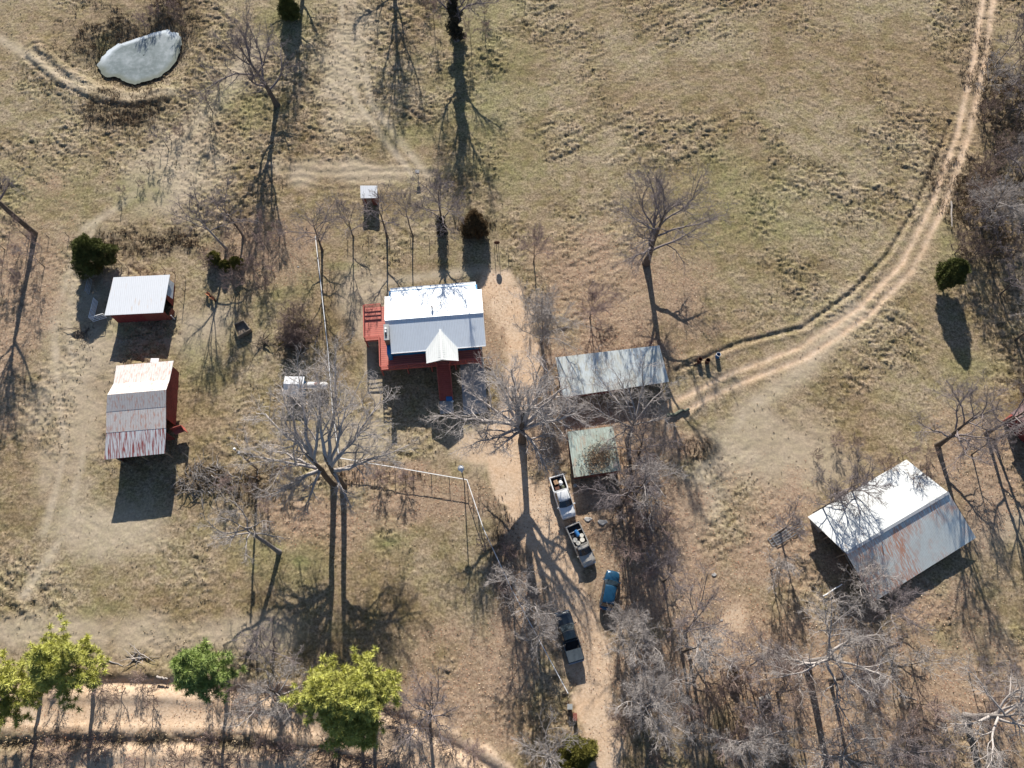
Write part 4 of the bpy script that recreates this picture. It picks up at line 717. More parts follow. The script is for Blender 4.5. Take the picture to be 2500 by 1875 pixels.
link('leaf_drift', npmesh('leaf_drift', v, T=f_, m=M['leaf'], attrs={'tint': np.c_[tint, np.ones(nt_)]}), t, kind='stuff')
# big barn
o = Vector((46.6, 19.1, 0)); rb = R_(28.4); t = thing('big_barn', 'big barn with a bright and a rusty roof slope in the lower right', 'barn', o, rb); f = T(o, rb)
nw, ne, rw, re, sw, se = [f(p) for p in (G(1971.9, 1261.7, 2.2), G(2213, 1122, 2.2), G(2065.4, 1351, 3.5), G(2316, 1203, 3.5), G(2134.6, 1469, 1.3), G(2383, 1313, 1.3))]
MB().panel([rw, re, ne, nw], .06, (0, 0, 1)).build('roof_slope', M['rbarn_n'], t, label='bright white roof slope'); MB().panel([sw, se, re - Vector((0, .01, 0)), rw - Vector((0, .01, 0))], .06, (0, 0, 1)).build('roof_slope', M['rbarn_s'], t, label='grey roof slope streaked with orange rust')
MB().bar(rw + Vector((0, 0, .06)), re + Vector((0, 0, .06)), .34, .05).build('ridge_cap', M['galv'], t)
x0, x1, yn, ys = (nw.x + rw.x) / 2 + .5, (ne.x + re.x) / 2 - .4, nw.y - .4, sw.y + .6
wallq(t, 'wall', 'wood', (x1, yn), (x0, yn), 2.2, 2.2); wallq(t, 'wall', 'wood', (x0 + 1, ys), (x1, ys), 1.45, 1.45)
MB().panel([(x1, ys, 0), (x1, yn, 0), (x1, yn, 2.2), (x1, rw.y, 3.35), (x1, ys, 1.45)], .07, (1, 0, 0)).build('wall', M['wood'], t)
MB().panel([(x0, ys, 1.2), (x0, rw.y, 2.8), (x0, rw.y, 2.85), (x0, ys, 1.42)], .07, (-1, 0, 0)).build('gable_sheet', M['galv'], t); MB().panel([(x0, rw.y, 2.85), (x0, yn, 1.9), (x0, yn, 2.25), (x0, rw.y, 2.85)], .07, (-1, 0, 0)).build('gable_sheet', M['galv'], t)
MB().panel([(x0, yn - 1.9, .0), (x0, yn - .1, .0), (x0, yn - .1, 2.15), (x0, yn - 1.9, 2.5)], .07, (-1, 0, 0)).build('end_sheet', M['galv'], t)
for y, z in ((rw.y, 3.35), (rw.y - 3, 2.3), (rw.y + 2.6, 2.75)): MB().box(x0 - .08, x0 + .08, y - .08, y + .08, 0, z).build('post', M['wood'], t)
for k in range(1, 4):
    for y, z in ((rw.y - 2.5, 2.45), (rw.y + 2.5, 2.75)): MB().box(x0 + k * 3.6 - .08, x0 + k * 3.6 + .08, y - .08, y + .08, 0, z).build('post', M['wood'], t)
# building at the right edge
c = G(2468, 1009, 3.0); t = thing('brown_roofed_building', 'dark red-brown roofed building cut off by the right edge', 'building', (c.x, c.y, 0), R_(36))
MB().panel([(0, 0, 3.0), (0, -3.6, 3.9), (9, -3.6, 3.9), (9, 0, 3.0)], .08, (0, 0, 1)).build('roof', M['rbrown'], t); MB().panel([(0, -3.602, 3.9), (0, -7.2, 3.0), (9, -7.2, 3.0), (9, -3.602, 3.9)], .08, (0, 0, 1)).build('roof', M['rbrown'], t)
MB().box(.4, 8.6, -6.8, -.4, 0, 2.9).panel([(.4, -6.8, 2.9), (.4, -.4, 2.9), (.4, -3.6, 3.75)], .1, (-1, 0, 0)).build('wall', M['red'], t)
# little well house with a two-slope pale roof
a = G(716, 937.5, 2.1); t = thing('well_house', 'tiny hut with a pale blue-white roof under the silver trees', 'well house', (a.x, a.y, 0), R_(-1)); 
MB().panel([(-1.3, 0, 2.1), (1.3, 0, 2.1), (1.3, 1.15, 1.9), (-1.3, 1.15, 1.9)], .05, (0, 0, 1)).build('roof', M['rwhite'], t); MB().panel([(-1.3, -1.25, 1.55), (1.3, -1.25, 1.55), (1.3, -.01, 2.1), (-1.3, -.01, 2.1)], .05, (0, 0, 1)).build('roof', M['rwhite'], t)
MB().box(-1.15, 1.15, -1.05, 1.0, 0, 1.5).build('wall', M['blue'], t)
# propane tank
a = G(775, 941, .8); t = thing('propane_tank', 'white propane tank with a red dome beside the tiny hut', 'tank', (a.x, a.y, 0), R_(-1)); pts = [(-1.42, 0, .8), (-1.36, 0, .8), (-1.15, 0, .8), (1.15, 0, .8), (1.36, 0, .8), (1.42, 0, .8)]
MB().tube(pts, [.12, .32, .48, .48, .32, .12], 20).build('shell', M['white'], t, True); MB().tube([(-.1, 0, 1.26), (-.1, 0, 1.42), (-.1, 0, 1.5)], [.2, .2, .1], 14).build('dome', M['lamp'], t, True); MB().tube([(.28, 0, .8), (.42, 0, .8)], [.487, .487], 20).build('band', M['rust'], t)
for x in (-.8, .8): MB().box(x - .12, x + .12, -.35, .35, 0, .42).build('foot', M['conc'], t)
# ------------------------------------------------------------------ vehicles (x forward, centre on the ground)
def sec(x, hw, z0, z1, r=.12, cr=.03): return [(x, -hw, z0), (x, -hw - .0, z1 - r * 1.2), (x, -hw + r * .5, z1 - r * .35), (x, -hw + r * 1.6, z1), (x, 0, z1 + cr), (x, hw - r * 1.6, z1), (x, hw - r * .5, z1 - r * .35), (x, hw, z1 - r * 1.2), (x, hw, z0)]
def wheels(t, xs, hw, r=.39, w=.26):
    for x in xs:
        for s in (-1, 1):
            y = s * (hw - w / 2 + .01); wh = MB().tube([(x, y - w / 2, r), (x, y - w / 2 + .04, r), (x, y + w / 2 - .04, r), (x, y + w / 2, r)], [r - .04, r, r, r - .04], 20).build('wheel', M['tyre'], t, True)
            MB().tube([(x, y + s * (w / 2 - .02), r), (x, y + s * (w / 2 + .012), r)], r * .58, 14).build('rim', M['chrome'], wh)
def cabin(t, xb, xf, rb, rfr, z0, z1, hw, hr, paint):
    """greenhouse: base xb..xf at z0, roof rb..rfr at z1"""
    lo = [(xb, -hw), (xf - .12, -hw), (xf, -hw * .6), (xf + .05, 0), (xf, hw * .6), (xf - .12, hw), (xb, hw)]; hi = [(rb, -hr), (rfr - .06, -hr), (rfr, -hr * .6), (rfr + .03, 0), (rfr, hr * .6), (rfr - .06, hr), (rb, hr)]
    mid = [(a[0] * .02 + b[0] * .98, a[1] * .02 + b[1] * .98) for a, b in zip(lo, hi)]; top = [((p[0] - (rb + rfr) / 2) * .9 + (rb + rfr) / 2, p[1] * .88) for p in hi]
    cb = MB().loft([[(x, y, z0) for x, y in lo], [(x, y, z1 - .09) for x, y in mid], [(x, y, z1 - .03) for x, y in hi], [(x, y, z1 + .02) for x, y in top]]).build('cab', M[paint], t, True)
    def lerp(i, k, u, off=.012):
        a, b2 = lo[i], hi[i]; a2 = (a[0] + (lo[k][0] - a[0]) * 0, a[1]); x = a[0] + (b2[0] - a[0]) * u; y = a[1] + (b2[1] - a[1]) * u; return Vector((x, y, z0 + (z1 - .06 - z0) * u))
    w = MB()
    for i in (1, 2, 3, 4):
        A, B, C_, D_ = lerp(i, 0, .08), lerp(i + 1, 0, .08), lerp(i + 1, 0, .9), lerp(i, 0, .9); n = (B - A).cross(D_ - A).normalized(); n = n if n.x + n.z > 0 else -n; w.panel([p + n * .015 for p in (A, B, C_, D_)], .01, n)
    w.build('windscreen', M['glass'], cb); A, B, C_, D_ = lerp(6, 0, .2), lerp(0, 0, .2), lerp(0, 0, .9), lerp(6, 0, .9); k = Vector((-.015, 0, 0)); A.y *= .9; B.y *= .9; C_.y *= .9; D_.y *= .9
    MB().panel([p + k for p in (A, B, C_, D_)], .01, (-1, 0, .1)).build('rear_window', M['glass'], cb)
    for s in (-1, 1):
        i, j = (0, 1) if s < 0 else (6, 5)
        def pt(u, vv): P1 = lerp(i, 0, vv); P2 = lerp(j, 0, vv); q = P1 + (P2 - P1) * u; q.y += s * .014; return q
        for u0, u1 in ((.06, .48), (.53, .95)): MB().panel([pt(u0, .12), pt(u1, .12), pt(u1, .86), pt(u0, .86)], .01, (0, s, .2)).build('side_window', M['glass'], cb)
        MB().loft([[(xf - .25, s * (hw + .02), z0 + .02), (xf - .13, s * (hw + .02), z0 + .02), (xf - .13, s * (hw + .02), z0 + .2), (xf - .25, s * (hw + .02), z0 + .2)], [(xf - .22, s * (hw + .27), z0 + .02), (xf - .1, s * (hw + .27), z0 + .02), (xf - .1, s * (hw + .27), z0 + .24), (xf - .22, s * (hw + .27), z0 + .24)]]).build('mirror', M[paint], cb)
    return cb
def pickup(label, front, rear, L, W_, paint, cab=(-.55, 1.35), hood=1.08, ht=1.82, bedh=1.28, name='pickup_truck'):
    g = (Vector(front) + Vector(rear)) / 2; d = Vector(front) - Vector(rear); t = thing(name, label, 'pickup truck', (g.x, g.y, .0), math.atan2(d.y, d.x)); hl = L / 2; w = W_ / 2; xb, xf = cab
    body = MB().loft([sec(xb - .02, w, .4, bedh, .08), sec(xb + .4, w, .38, hood + .12, .1), sec(xf - .1, w, .38, hood + .08, .12), sec(xf + .35, w, .38, hood + .03, .14), sec(hl - .5, w * .98, .38, hood - .05, .16), sec(hl - .15, w * .93, .42, hood - .13, .2), sec(hl - .02, w * .8, .45, hood - .28, .2)]).build('body', M[paint], t, True)
    MB().loft([sec(xf + .3, w * .5, hood - .1, hood + .075, .03), sec(hl - .45, w * .42, hood - .2, hood - .01, .03)]).build('hood_bulge', M[paint], body, True)
    bx0, bx1 = -hl + .06, xb - .04; bw = MB(); bw.box(bx0, bx1, -w, -w + .13, .55, bedh).box(bx0, bx1, w - .13, w, .55, bedh).box(bx1 - .06, bx1, -w + .13, w - .13, .55, bedh); bed = bw.build('bed', M[paint], t)
    MB().box(bx0 + .07, bx1 - .062, -w + .132, w - .132, .66, .72).build('bed_floor', M['bedliner'], bed); MB().box(bx0 + .075, bx1 - .07, -w + .131, -w + .15, .72, bedh - .04).box(bx0 + .075, bx1 - .07, w - .15, w - .131, .72, bedh - .04).build('bed_liner', M['bedliner'], bed)
    MB().box(-hl, bx0 + .05, -w + .04, w - .04, .62, bedh - .02).build('tailgate', M[paint], t); MB().box(-hl - .14, -hl + .02, -w + .05, w - .05, .42, .58).build('bumper', M['chrome'], t); MB().box(hl - .12, hl + .04, -w * .86, w * .86, .4, .58).build('bumper', M['chrome'], t)
    cabin(t, xb + .03, xf + .28, xb + .2, xf - .52, hood + .04, ht, w - .06, w - .26, paint); wheels(t, (hl - .98, -hl + 1.12), w)
    for s in (-1, 1): MB().box(hl - .13, hl - .02, s * w * .62 - .17, s * w * .62 + .17, .68, .84).build('headlight', M['lampw'], t); MB().box(-hl - .012, -hl + .1, s * (w - .1) - .07, s * (w - .1) + .07, .75, 1.1).build('tail_light', M['lamp'], t)
    MB().box(bx0, bx1, -w + .2, w - .2, .35, .55).build('chassis', M['dark'], t); return t
wt_ = pickup('white crew-cab pickup with junk in its bed, parked nose down beside the mossy shed', (7.2, 20.5, 0), (5.64, 25.68, 0), 5.5, 1.95, 'pwhite', (-.75, 1.2))
tt_ = pickup('beige pickup carrying pale drums and a blue barrel, second in the parked line', (9.56, 14.7, 0), (7.56, 19.4, 0), 5.3, 1.9, 'ptan', (.1, 1.15), ht=1.75)
kt_ = pickup('dark slate pickup with a grey bed cover beside the white fence', (5.98, 9.2, 0), (7.62, 3.2, 0), 5.9, 1.98, 'pdark', (-.55, 1.15), ht=1.85)
MB().box(-2.86, -1.55, -.9, .9, 1.285, 1.33).build('bed_cover', M['tonneau'], kt_); MB().box(-1.545, -.66, -.88, .88, .98, 1.0).build('bed_cover', M['dark'], kt_); MB().box(-.35, .3, -.52, .52, 1.872, 1.885).build('sunroof', M['glass'], kt_)
# blue wagon seen from above, nose up the slope
g = Vector((11.89, 11.55, 0)); d = Vector((12.44, 13.9, 0)) - Vector((11.34, 9.19, 0)); t = thing('blue_car', 'dark blue car tucked under silvery twigs right of the driveway', 'car', g, math.atan2(d.y, d.x)); hl, w = 2.4, .92
MB().loft([sec(-hl, w * .78, .5, .85, .2), sec(-hl + .12, w * .93, .4, .95, .2), sec(-hl + .6, w, .35, 1.0, .16), sec(.6, w, .35, 1.0, .16), sec(1.4, w * .99, .35, .98, .16), sec(2.0, w * .95, .38, .9, .2), sec(2.28, w * .84, .42, .8, .2), sec(2.4, w * .66, .46, .68, .16)]).build('body', M['pblue'], t, True)
cabin(t, -2.1, 1.25, -1.65, .45, .94, 1.58, w - .05, w - .24, 'pblue'); wheels(t, (1.5, -1.45), w, .33, .22)
for s in (-1, 1): MB().box(2.2, 2.33, s * .58 - .16, s * .58 + .16, .6, .74).build('headlight', M['lampw'], t); MB().box(-2.42, -2.3, s * .62 - .12, s * .62 + .12, .72, .88).build('tail_light', M['lamp'], t)
# things carried in the truck beds
def inbed(truck, x, y): Mx = Matrix.Translation(truck.location) @ Matrix.Rotation(truck.rotation_euler.z, 4, 'Z'); return Mx @ Vector((x, y, .722))
def drum(p, r, h, label, m, lid='cream', name='drum', rz=0, ring=True, group=None, cat='drum'):
    t = thing(name, label, cat, p, rz, group); MB().tube([(0, 0, 0), (0, 0, h * .5), (0, 0, h)], [r * .96, r, r], 18).build('body', M[m], t, True); MB().tube([(0, 0, h), (0, 0, h + .03)], [r * 1.04, r * 1.02], 18).build('lid', M[lid], t, True); return t
for x, y, l in ((-.2, -.42, 'nearest the cab on the right-hand side'), (-.25, .32, 'nearest the cab on the left-hand side'), (-.8, .5, 'at the fence side next to the blue barrel'), (-.95, -.35, 'at the leaf-litter side next to the blue barrel')):
    pass
ds = [(-.25, .32, .27, 'pale round drum in the beige truck, lowest of the four and nearest the cab'), (-.75, .52, .28, 'pale round drum in the beige truck, on the driveway side'), (-.42, -.32, .28, 'pale round drum in the beige truck, near the cab on the leafy side'), (-.95, -.48, .25, 'pale round drum in the beige truck, topmost of the four beside the blue barrel')]
for x, y, r, l in ds: drum(inbed(tt_, x, -y), r, .62, l, 'cream', group='drums in the beige truck')
p = inbed(tt_, -1.45, .1); o = MB().tube([(-.42, 0, .27), (-.36, 0, .27), (.36, 0, .27), (.42, 0, .27)], [.22, .27, .27, .22], 16).build('barrel', M['bluep'], None, True); o.location = p; o.rotation_euler = (0, 0, tt_.rotation_euler.z + .2); tag(o, 'blue plastic barrel lying in the bed of the beige truck', 'barrel')
o = MB().box(-.03, .03, -.8, .8, .3, .42).build('plank', M['white']); o.location = inbed(tt_, -1.75, 0); o.rotation_euler = (0, 0, tt_.rotation_euler.z); tag(o, 'pale board standing across the bed of the beige truck', 'board')
def boxy(name, label, cat, p, s, m, rz=0, flaps=True):
    b = MB().box(-s[0] / 2, s[0] / 2, -s[1] / 2, s[1] / 2, 0, s[2] - .01); 
    if flaps: b.panel([(-s[0] / 2, -s[1] / 2, s[2]), (s[0] / 2, -s[1] / 2, s[2]), (s[0] / 2, -s[1] * .02, s[2] + .02), (-s[0] / 2, -s[1] * .02, s[2] + .02)], .01, (0, 0, 1)).panel([(-s[0] / 2, s[1] * .02, s[2] + .02), (s[0] / 2, s[1] * .02, s[2] + .02), (s[0] / 2, s[1] / 2, s[2]), (-s[0] / 2, s[1] / 2, s[2])], .01, (0, 0, 1))
    o = b.build(name, M[m]); o.location = p; o.rotation_euler = (0, 0, rz); return tag(o, label, cat)
zr_ = wt_.rotation_euler.z
boxy('cardboard_box', 'open tan cardboard box in the bed of the white truck', 'box', inbed(wt_, -1.95, -.3), (.55, .5, .5), 'card', zr_ + .1); boxy('crate', 'dark brown crate near the cab in the bed of the white truck', 'crate', inbed(wt_, -1.25, -.35), (.45, .55, .35), 'rust', zr_)
def sack(name, label, p, r, m, rz=0, fl=.6):
    rn = np.random.RandomState(int(abs(p[0]) * 100)); secs = []
    for k, (z, q) in enumerate(((0, .8), (.25, 1), (.6, .92), (.85, .6), (1, .2))): secs.append([(r * q * (1 + .18 * rn.rand()) * math.cos(a), r * q * .75 * (1 + .18 * rn.rand()) * math.sin(a), z * r * 2 * fl) for a in (2 * math.pi * i / 10 for i in range(10))])
    o = MB().loft(secs).build(name, M[m], None, True); o.location = p; o.rotation_euler = (0, 0, rz); return o
tag(sack('sack', '', inbed(wt_, -1.75, .3), .34, 'white', zr_), 'crumpled white sack in the bed of the white truck', 'sack'); tag(sack('sack', '', inbed(wt_, -2.2, .45), .22, 'cream', 1), 'small pale bundle by the tailgate of the white truck', 'bundle'); tag(sack('sack', '', inbed(wt_, -1.2, .42), .27, 'log', 2), 'dark olive bundle near the cab of the white truck', 'bundle')
# ------------------------------------------------------------------ fences
def fence(name, label, pts, h, sp, rail_m=None, post_m='wood', wires=(.35, .65, .95), pr_=.045, cat='fence', seed=1):
    P_ = [G(x, y, h) for x, y in pts]; o = P_[0]; z = 0; t = thing(name, label, cat, (o.x, o.y, 0)); rn = random.Random(seed); q = [Vector((p.x - o.x, p.y - o.y, 0)) for p in P_]; wm = MB(); rm = MB()
    for a, c in zip(q[:-1], q[1:]):
        n = max(1, round((c - a).length / sp))
        for k in range(n + (c == q[-1])):
            p = a + (c - a) * (k / n); g0 = float(HZ(p.x + o.x, p.y + o.y)); hh = h + g0 + rn.uniform(-.06, .08); MB().tube([(p.x, p.y, g0 - .1), (p.x + rn.uniform(-.04, .04), p.y + rn.uniform(-.04, .04), hh)], pr_, 7).build('post', M[post_m], t)
        for k in range(n):
            u, v_ = a + (c - a) * (k / n), a + (c - a) * ((k + 1) / n); gu, gv = float(HZ(u.x + o.x, u.y + o.y)), float(HZ(v_.x + o.x, v_.y + o.y))
            for w_ in wires: wm.bar((u.x, u.y, gu + w_ * h), (v_.x, v_.y, gv + w_ * h), .009)
            if rail_m: rm.bar((u.x, u.y, gu + h + .05), (v_.x, v_.y, gv + h + .05), .085, .05)
    wm.build('wire', M['wire'], t)
    if rail_m: rm.build('top_rail', M[rail_m], t)
    return t
fence('yard_fence', 'long white-railed yard fence running from the outhouse trees past the house to the gate post', [(770, 577), (784, 700), (800, 850), (812, 1000), (828, 1118), (1140, 1171), (1180, 1290), (1250, 1440), (1387, 1693)], 1.35, 2.4, 'white', 'wood', (.25, .5, .75))
fence('wire_fence', 'wire fence on wooden posts behind the house', [(845, 580), (1000, 576), (1184, 576), (1240, 608)], 1.2, 2.6, None, 'wood', seed=2)
fence('wire_fence', 'short wire fence reaching in from the left edge by the big slanting trunk', [(-40, 574), (60, 572), (158, 568)], 1.2, 2.8, None, 'wood', seed=3)
fence('wire_fence', 'old wire fence running diagonally from the leaning oak towards the round cedar', [(590, 130), (530, 205), (440, 300), (330, 440), (290, 500)], 1.1, 3.2, None, 'wood', seed=4)
fence('wire_fence', 'corral fence curving round the back of the white-roofed shed', [(288, 636), (305, 646), (395, 650), (446, 672), (440, 735)], 1.3, 1.8, None, 'wood', seed=5)
t = thing('gate_post', 'red-brown brick gate post group at the lower end of the white fence', 'gate post', G(1390, 1725)); b = MB()
b.box(-.25, .25, -.25, .25, 0, .9).box(.35, .8, -1.5, -.7, 0, .9); b.build('pillar', M['red_b'], t); MB().box(-.3, .3, -.3, .3, .9, .97).build('pillar_cap', M['conc'], t)
# steel pipe gate and panels by the white-roofed shed
def gate(name, label, a, c, h, m='white', lean=0, nb=5, cat='gate', zb=0.15, up=None):
    A, C = G(*a), G(*c); d = (C - A); t = thing(name, label, cat, (A.x, A.y, 0), math.atan2(d.y, d.x)); L = d.length; b = MB(); f = lambda x, z: (x, lean * z, z + zb) if up is None else (x, z * .9, up)
    for k in range(nb): b.bar(f(0, h * k / (nb - 1)), f(L, h * k / (nb - 1)), .07)
    b.build('rails', M[m], t); e = MB()
    for x in (0, L / 2, L): e.bar(f(x, 0), f(x, h), .07)
    e.build('uprights', M[m], t); return t
gate('pipe_gate', 'white pipe gate standing in shade left of the white-roofed shed', (228, 785), (240, 738), 1.2); gate('pipe_gate', 'white pipe panel meeting the lower left corner of the white-roofed shed', (229, 786), (262, 776), 1.2, nb=4); gate('pipe_gate', 'upper corral panel in the cedar shade', (218, 720), (226, 686), 1.1, m='galv', nb=4)
gate('pipe_gate', 'bundle of long grey steel rails lying beside the big barn, upper layer', (1896, 1332), (1962, 1292), 1.5, 'galv', nb=5, up=.28); gate('pipe_gate', 'shorter grey steel rails lying at the left end of the bundle beside the big barn', (1886, 1334), (1925, 1311), 1.2, 'galv', nb=4, up=.14)
# ------------------------------------------------------------------ poles and small yard things
p = G(1125, 1142, 5.7); t = thing('yard_light', 'yard light with a round white shade on a thin pole at the fence corner', 'lamp', (p.x, p.y, 0))
MB().tube([(.12, -.45, -.1), (.12, -.45, 5.3)], .07, 10).build('pole', M['wood'], t); MB().bar((.12, -.45, 5.2), (0, 0, 5.6), .06).build('arm', M['galv'], t); MB().box(.04, .22, -.5, -.3, 5.3, 5.45).build('junction_box', M['white'], t); MB().tube([(0, 0, 5.45), (0, 0, 5.6), (0, 0, 5.74), (0, 0, 5.8)], [.4, .36, .2, .07], 20).build('lamp_shade', M['white'], t, True)
p = G(572, 1096, 9.3); t = thing('utility_pole', 'tall utility pole left of the silver trees with a white insulator on top', 'utility pole', (p.x, p.y, 0)); MB().tube([(0, 0, -.1), (0, 0, 9.2)], [.15, .11], 12).build('pole', M['wood'], t)
MB().bar((-.55, .35, 8.9), (.25, -.15, 8.9), .1, .12).build('crossarm', M['wood'], t); MB().tube([(.22, -.1, 7.5), (.22, -.1, 8.3)], .2, 14).build('transformer', M['galv'], t, True); MB().tube([(0, 0, 9.2), (0, 0, 9.32), (0, 0, 9.4)], [.14, .16, .06], 12).build('insulator', M['white'], t, True)
def barrel(px, label, m, rim, inner, tilt=0, group=None):
    p = G(*px, .9); t = thing('burn_barrel', label, 'barrel', (p.x, p.y, 0), 0, group); r = .29; n = 20; V_ = []; F_ = []
    for rr, z in ((r, 0), (r, .3), (r * 1.03, .31), (r, .33), (r, .6), (r * 1.03, .61), (r, .63), (r, .9), (r * .92, .9), (r * .92, .35)): V_ += [(rr * math.cos(2 * math.pi * k / n), rr * math.sin(2 * math.pi * k / n), z) for k in range(n)]
    for i in range(9): F_ += [(i * n + k, i * n + (k + 1) % n, (i + 1) * n + (k + 1) % n, (i + 1) * n + k) for k in range(n)]
    F_ += [tuple(range(9 * n, 10 * n))]; MB().add(V_, F_).build('body', M[m], t, True); o = bpy.context.scene.collection.objects; ri = MB()
    for k in range(n):
        a, b2 = 2 * math.pi * k / n, 2 * math.pi * (k + 1) / n; ri.bar((r * math.cos(a), r * math.sin(a), .905), (r * math.cos(b2), r * math.sin(b2), .905), .055)
    ri.build('rim', M[rim], t); MB().tube([(0, 0, .33), (0, 0, .36)], r * .9, 16).build('ash', M[inner], t); return t
barrel((1710, 877), 'rusted burn barrel, leftmost of the three by the track', 'rust', 'rust', 'dark'); barrel((1729, 879), 'rusted burn barrel, middle of the three by the track', 'rust', 'rust', 'dark'); barrel((1754.5, 865), 'blue barrel with a white rim, rightmost of the three by the track', 'bluep', 'white', 'pblue')
o = MB().bar((-.5, -.15, .05), (.2, .3, .06), .16, .08).build('board', M['rust']); o.location = G(1703, 889); tag(o, 'dark scrap board lying against the leftmost burn barrel', 'board')
# raised bed
cs = [G(570, 792, .8), G(579.5, 821, .8), G(611, 803, .8), G(594, 781, .8)]; c = sum(cs, Vector()) / 4; t = thing('raised_bed', 'square wooden garden frame with one fresh yellow board near the tree shadows', 'garden frame', (c.x, c.y, 0)); q = [p - Vector((c.x, c.y, p.z)) for p in cs]
for i, m in enumerate(('woodp', 'wood', 'wood', 'wood')): a, d = q[i], q[(i + 1) % 4]; MB().bar((a.x, a.y, .4), (d.x, d.y, .4), .12, .8).build('board', M[m], t, label='fresh yellow board' if i == 0 else None)
MB().panel([(p.x * .93, p.y * .93, .3) for p in q], .1, (0, 0, 1)).build('soil', M['wood'], t)
for k, (x, y) in enumerate(((507, 717), (518, 727))):
    p = G(x, y, .8); t = thing('feed_trough', ('upper' if k == 0 else 'lower') + ' of two small orange troughs on legs right of the white-roofed shed', 'trough', (p.x, p.y, 0), R_(-35)); MB().panel([(-.42, -.2, .8), (.42, -.2, .8), (.3, -.08, .62), (-.3, -.08, .62)], .02).panel([(-.3, -.08, .62), (.3, -.08, .62), (.3, .08, .62), (-.3, .08, .62)], .02, (0, 0, 1)).panel([(-.3, .08, .62), (.3, .08, .62), (.42, .2, .8), (-.42, .2, .8)], .02).build('pan', M['orange'], t)
    for lx in (-.33, .33): MB().box(lx - .03, lx + .03, -.12, .12, -.05, .64).build('leg', M['rust'], t)
# old tank in the woods
p = G(1868, 1706, .4); t = thing('old_tank', 'old grey metal tank with a dark band lying in the lower woods', 'tank', (p.x, p.y, 0), R_(22)); MB().tube([(-.68, 0, .4), (-.62, 0, .4), (.62, 0, .4), (.68, 0, .4)], [.3, .38, .38, .3], 18).build('shell', M['stone'], t, True); MB().tube([(-.12, 0, .4), (.0, 0, .4)], .388, 18).build('band', M['rust'], t)
for x in (-.4, .4): MB().box(x - .06, x + .06, -.3, .3, -.05, .12).build('block', M['wood'], t)
def log(name, label, a, c, r, m, cat='log', z0=None, z1=None):
    A, C = G(*a), G(*c); z0 = r * .8 if z0 is None else z0; z1 = r * .8 if z1 is None else z1; o = A.copy(); A, C = Vector((0, 0, z0)), Vector((C.x - o.x, C.y - o.y, z1)); rn = random.Random(int(a[0])); pts = [A.lerp(C, k / 6) + Vector((rn.uniform(-r, r), rn.uniform(-r, r), 0)) * (.6 if 0 < k < 6 else 0) for k in range(7)]
    b = MB().tube(pts, [r * (1 - .07 * k) for k in range(7)], 9).build(name, M[m], None, True); b.location = (o.x, o.y, float(HZ(o.x, o.y))); return tag(b, label, cat)
log('fallen_log', 'mossy log lying at the right end of the long shed', (1626, 1016), (1682, 999), .3, 'log'); log('white_snag', 'bleached dead trunk lying beside the field track', (2320, 494), (2322, 556), .14, 'bark_pale', 'dead trunk')
log('beam', 'long white beam propped at the open end of the big barn', (2008, 1456), (2050, 1428), .1, 'white', 'beam', .2, .7); log('fallen_log', 'pale log beside the green pine on the road bank', (385, 1652), (412, 1658), .16, 'bark_pale'); log('fallen_log', 'pale branch on the leaves right of the largest woodland oak', (2195, 1696), (2238, 1708), .06, 'bark_pale'); log('fallen_log', 'grey dead branch on the leaves left of the lower right oak', (2255, 1776), (2305, 1790), .09, 'bark_grey')
log('fallen_log', 'short white stick beside the small right-leaning tree', (1818, 1656), (1812, 1675), .07, 'bark_pale'); log('fallen_log', 'bent pale branch on the grass right of the yellow-green pine', (262, 1612), (302, 1626), .09, 'bark_grey'); log('yellow_pipe', 'short yellow pipe in the grass above the propane tank', (680, 843), (696, 833), .05, 'yellow', 'pipe')
for x, y, r, l in ((1435, 1268, .5, 'flat grey stone slab by the beige truck, left one'), (1470, 1276, .6, 'flat grey stone slab by the beige truck, right one'), (340, 1605, .3, 'pale bits of rubble in the lower left pasture'), (728, 652, .14, 'small white stone in the grass left of the white fence'), (1762, 1514, .2, 'small pale rock on the dirt patch'), (1743, 1403, .3, 'pale piece of rubble in the grass left of the big barn'), (2040, 1450, .0, '')):
    if r == 0: continue
    rn = random.Random(int(x)); p = G(x, y); a = [rn.uniform(.7, 1.2) for _ in range(9)]; o = MB().loft([[(r * a[k] * s * math.cos(k * .698), r * .7 * a[k] * s * math.sin(k * .698), z) for k in range(9)] for s, z in ((1, -.05), (1, r * .12), (.8, r * .22))]).build('stone', M['stone']); o.location = (p.x, p.y, float(HZ(p.x, p.y)) + .03); tag(o, l, 'stone')
drum(G(1403, 1187), .22, .35, 'grey bucket in front of the lower left corner of the mossy shed', 'stone', 'conc', 'bucket', cat='bucket')
p = G(1019, 419, 1.3); t = thing('nest_box', 'small grey box on a post in the grass right of the outhouse', 'box', (p.x, p.y, 0)); MB().box(-.05, .05, -.05, .05, 0, 1.0).build('post', M['wood'], t); MB().box(-.25, .25, -.2, .2, 1.0, 1.35).panel([(-.3, -.25, 1.36), (.3, -.25, 1.36), (.3, .25, 1.42), (-.3, .25, 1.42)], .03, (0, 0, 1)).build('box', M['stone'], t)
p = G(1207, 612, 0); t = thing('oval_board', 'thin upright oval board on two posts behind the house', 'board', (p.x, p.y, 0)); MB().tube([(0, 0, 0), (0, 0, 1.9)], .035, 8).tube([(.62, 0, 0), (.62, 0, 2.3)], .035, 8).build('post', M['wire'], t); MB().tube([(.4, -.03, 2.2), (.4, .03, 2.2)], .42, 20).build('board', M['rust'], t)
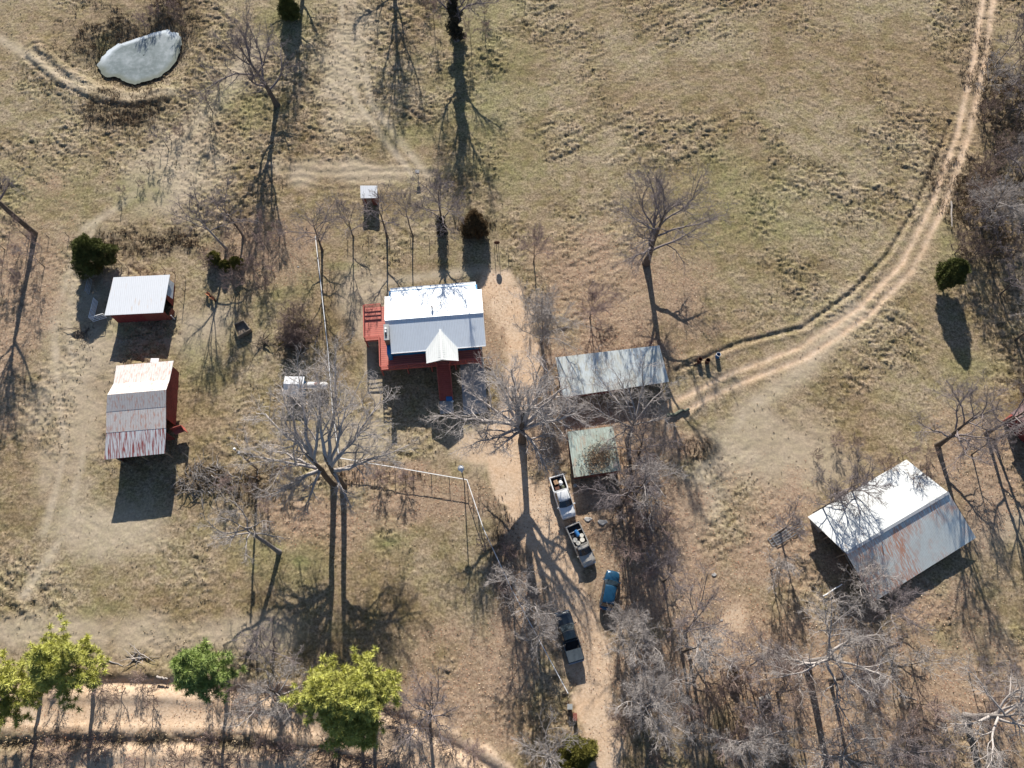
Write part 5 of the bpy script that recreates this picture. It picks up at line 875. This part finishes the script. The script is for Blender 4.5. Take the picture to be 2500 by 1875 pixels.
p = G(1093, 975); t = thing('blue_tub', 'dark blue tub with a white bag beside the foot of the red stairs', 'tub', (p.x + .25, p.y - .1, .13)); MB().loft([[(-.35, -.25, 0), (.35, -.25, 0), (.35, .25, 0), (-.35, .25, 0)], [(-.42, -.3, .45), (.42, -.3, .45), (.42, .3, .45), (-.42, .3, .45)]]).build('tub', M['bluep'], t); o = sack('sack', '', (p.x + .62, p.y - .35, .13), .2, 'white'); tag(o, 'small white bag on the pad at the foot of the red stairs', 'bag')
p = G(1192, 886); t = thing('scrap_frame', 'dark round metal frame leaning at the right end of the deck', 'metal frame', (p.x, p.y, 0)); b = MB()
for k in range(18): a0, a1 = k * math.pi / 9, (k + 1) * math.pi / 9; b.bar((.6 * math.cos(a0), .45 * math.sin(a0), .6 + .4 * math.sin(a0)), (.6 * math.cos(a1), .45 * math.sin(a1), .6 + .4 * math.sin(a1)), .07)
b.build('hoop', M['rust'], t); MB().tube([(-.3, .3, 0), (0, 0, .7)], .04).tube([(.4, -.3, 0), (0, 0, .7)], .04).build('strut', M['rust'], t)
# brush piles
def pile(label, b, r, hgt, n, seed, m='bark_grey'):
    g = G(*b); t = thing('brush_pile', label, 'brush pile', (g.x, g.y, float(HZ(g.x, g.y)))); rn = np.random.RandomState(seed); a = rn.rand(n) * 6.283; q = r * rn.rand(n) ** .6; P0 = np.c_[q * np.cos(a), q * np.sin(a) * .7, hgt * rn.rand(n) * (1 - q / r * .7)]
    D = np.c_[rn.normal(0, 1, (n, 2)), rn.normal(0, .25, n)]; p1, r1 = grow(rn, P0, D, .8 + 1.8 * rn.rand(n), .02 + .06 * rn.rand(n) ** 2, np.full(n, .015), 5, .2, -.02); v, f = tubes(p1, r1, 6); link('branches', npmesh('branches', v, Q=f, m=M[m]), t); return t
pile('big tangled brush pile right of the rusty barn', (500, 1172), 3.2, 1.6, 190, 1, 'bark_grey'); pile('low twiggy root tangle left of the silver trees', (585, 1180), 2.0, .7, 70, 2); pile('scrubby brush heap above the propane tank', (725, 822), 2.6, 1.3, 120, 3, 'bark'); pile('small uprooted stump with its shadow left of the brush heap', (641, 836), .7, .9, 40, 4, 'bark'); pile('pale rubble of sticks in the lower left pasture', (338, 1606), .9, .3, 26, 5, 'bark_pale')
pile('twiggy heap beside the pit left of the sheds', (200, 812), .9, .4, 26, 6, 'bark')
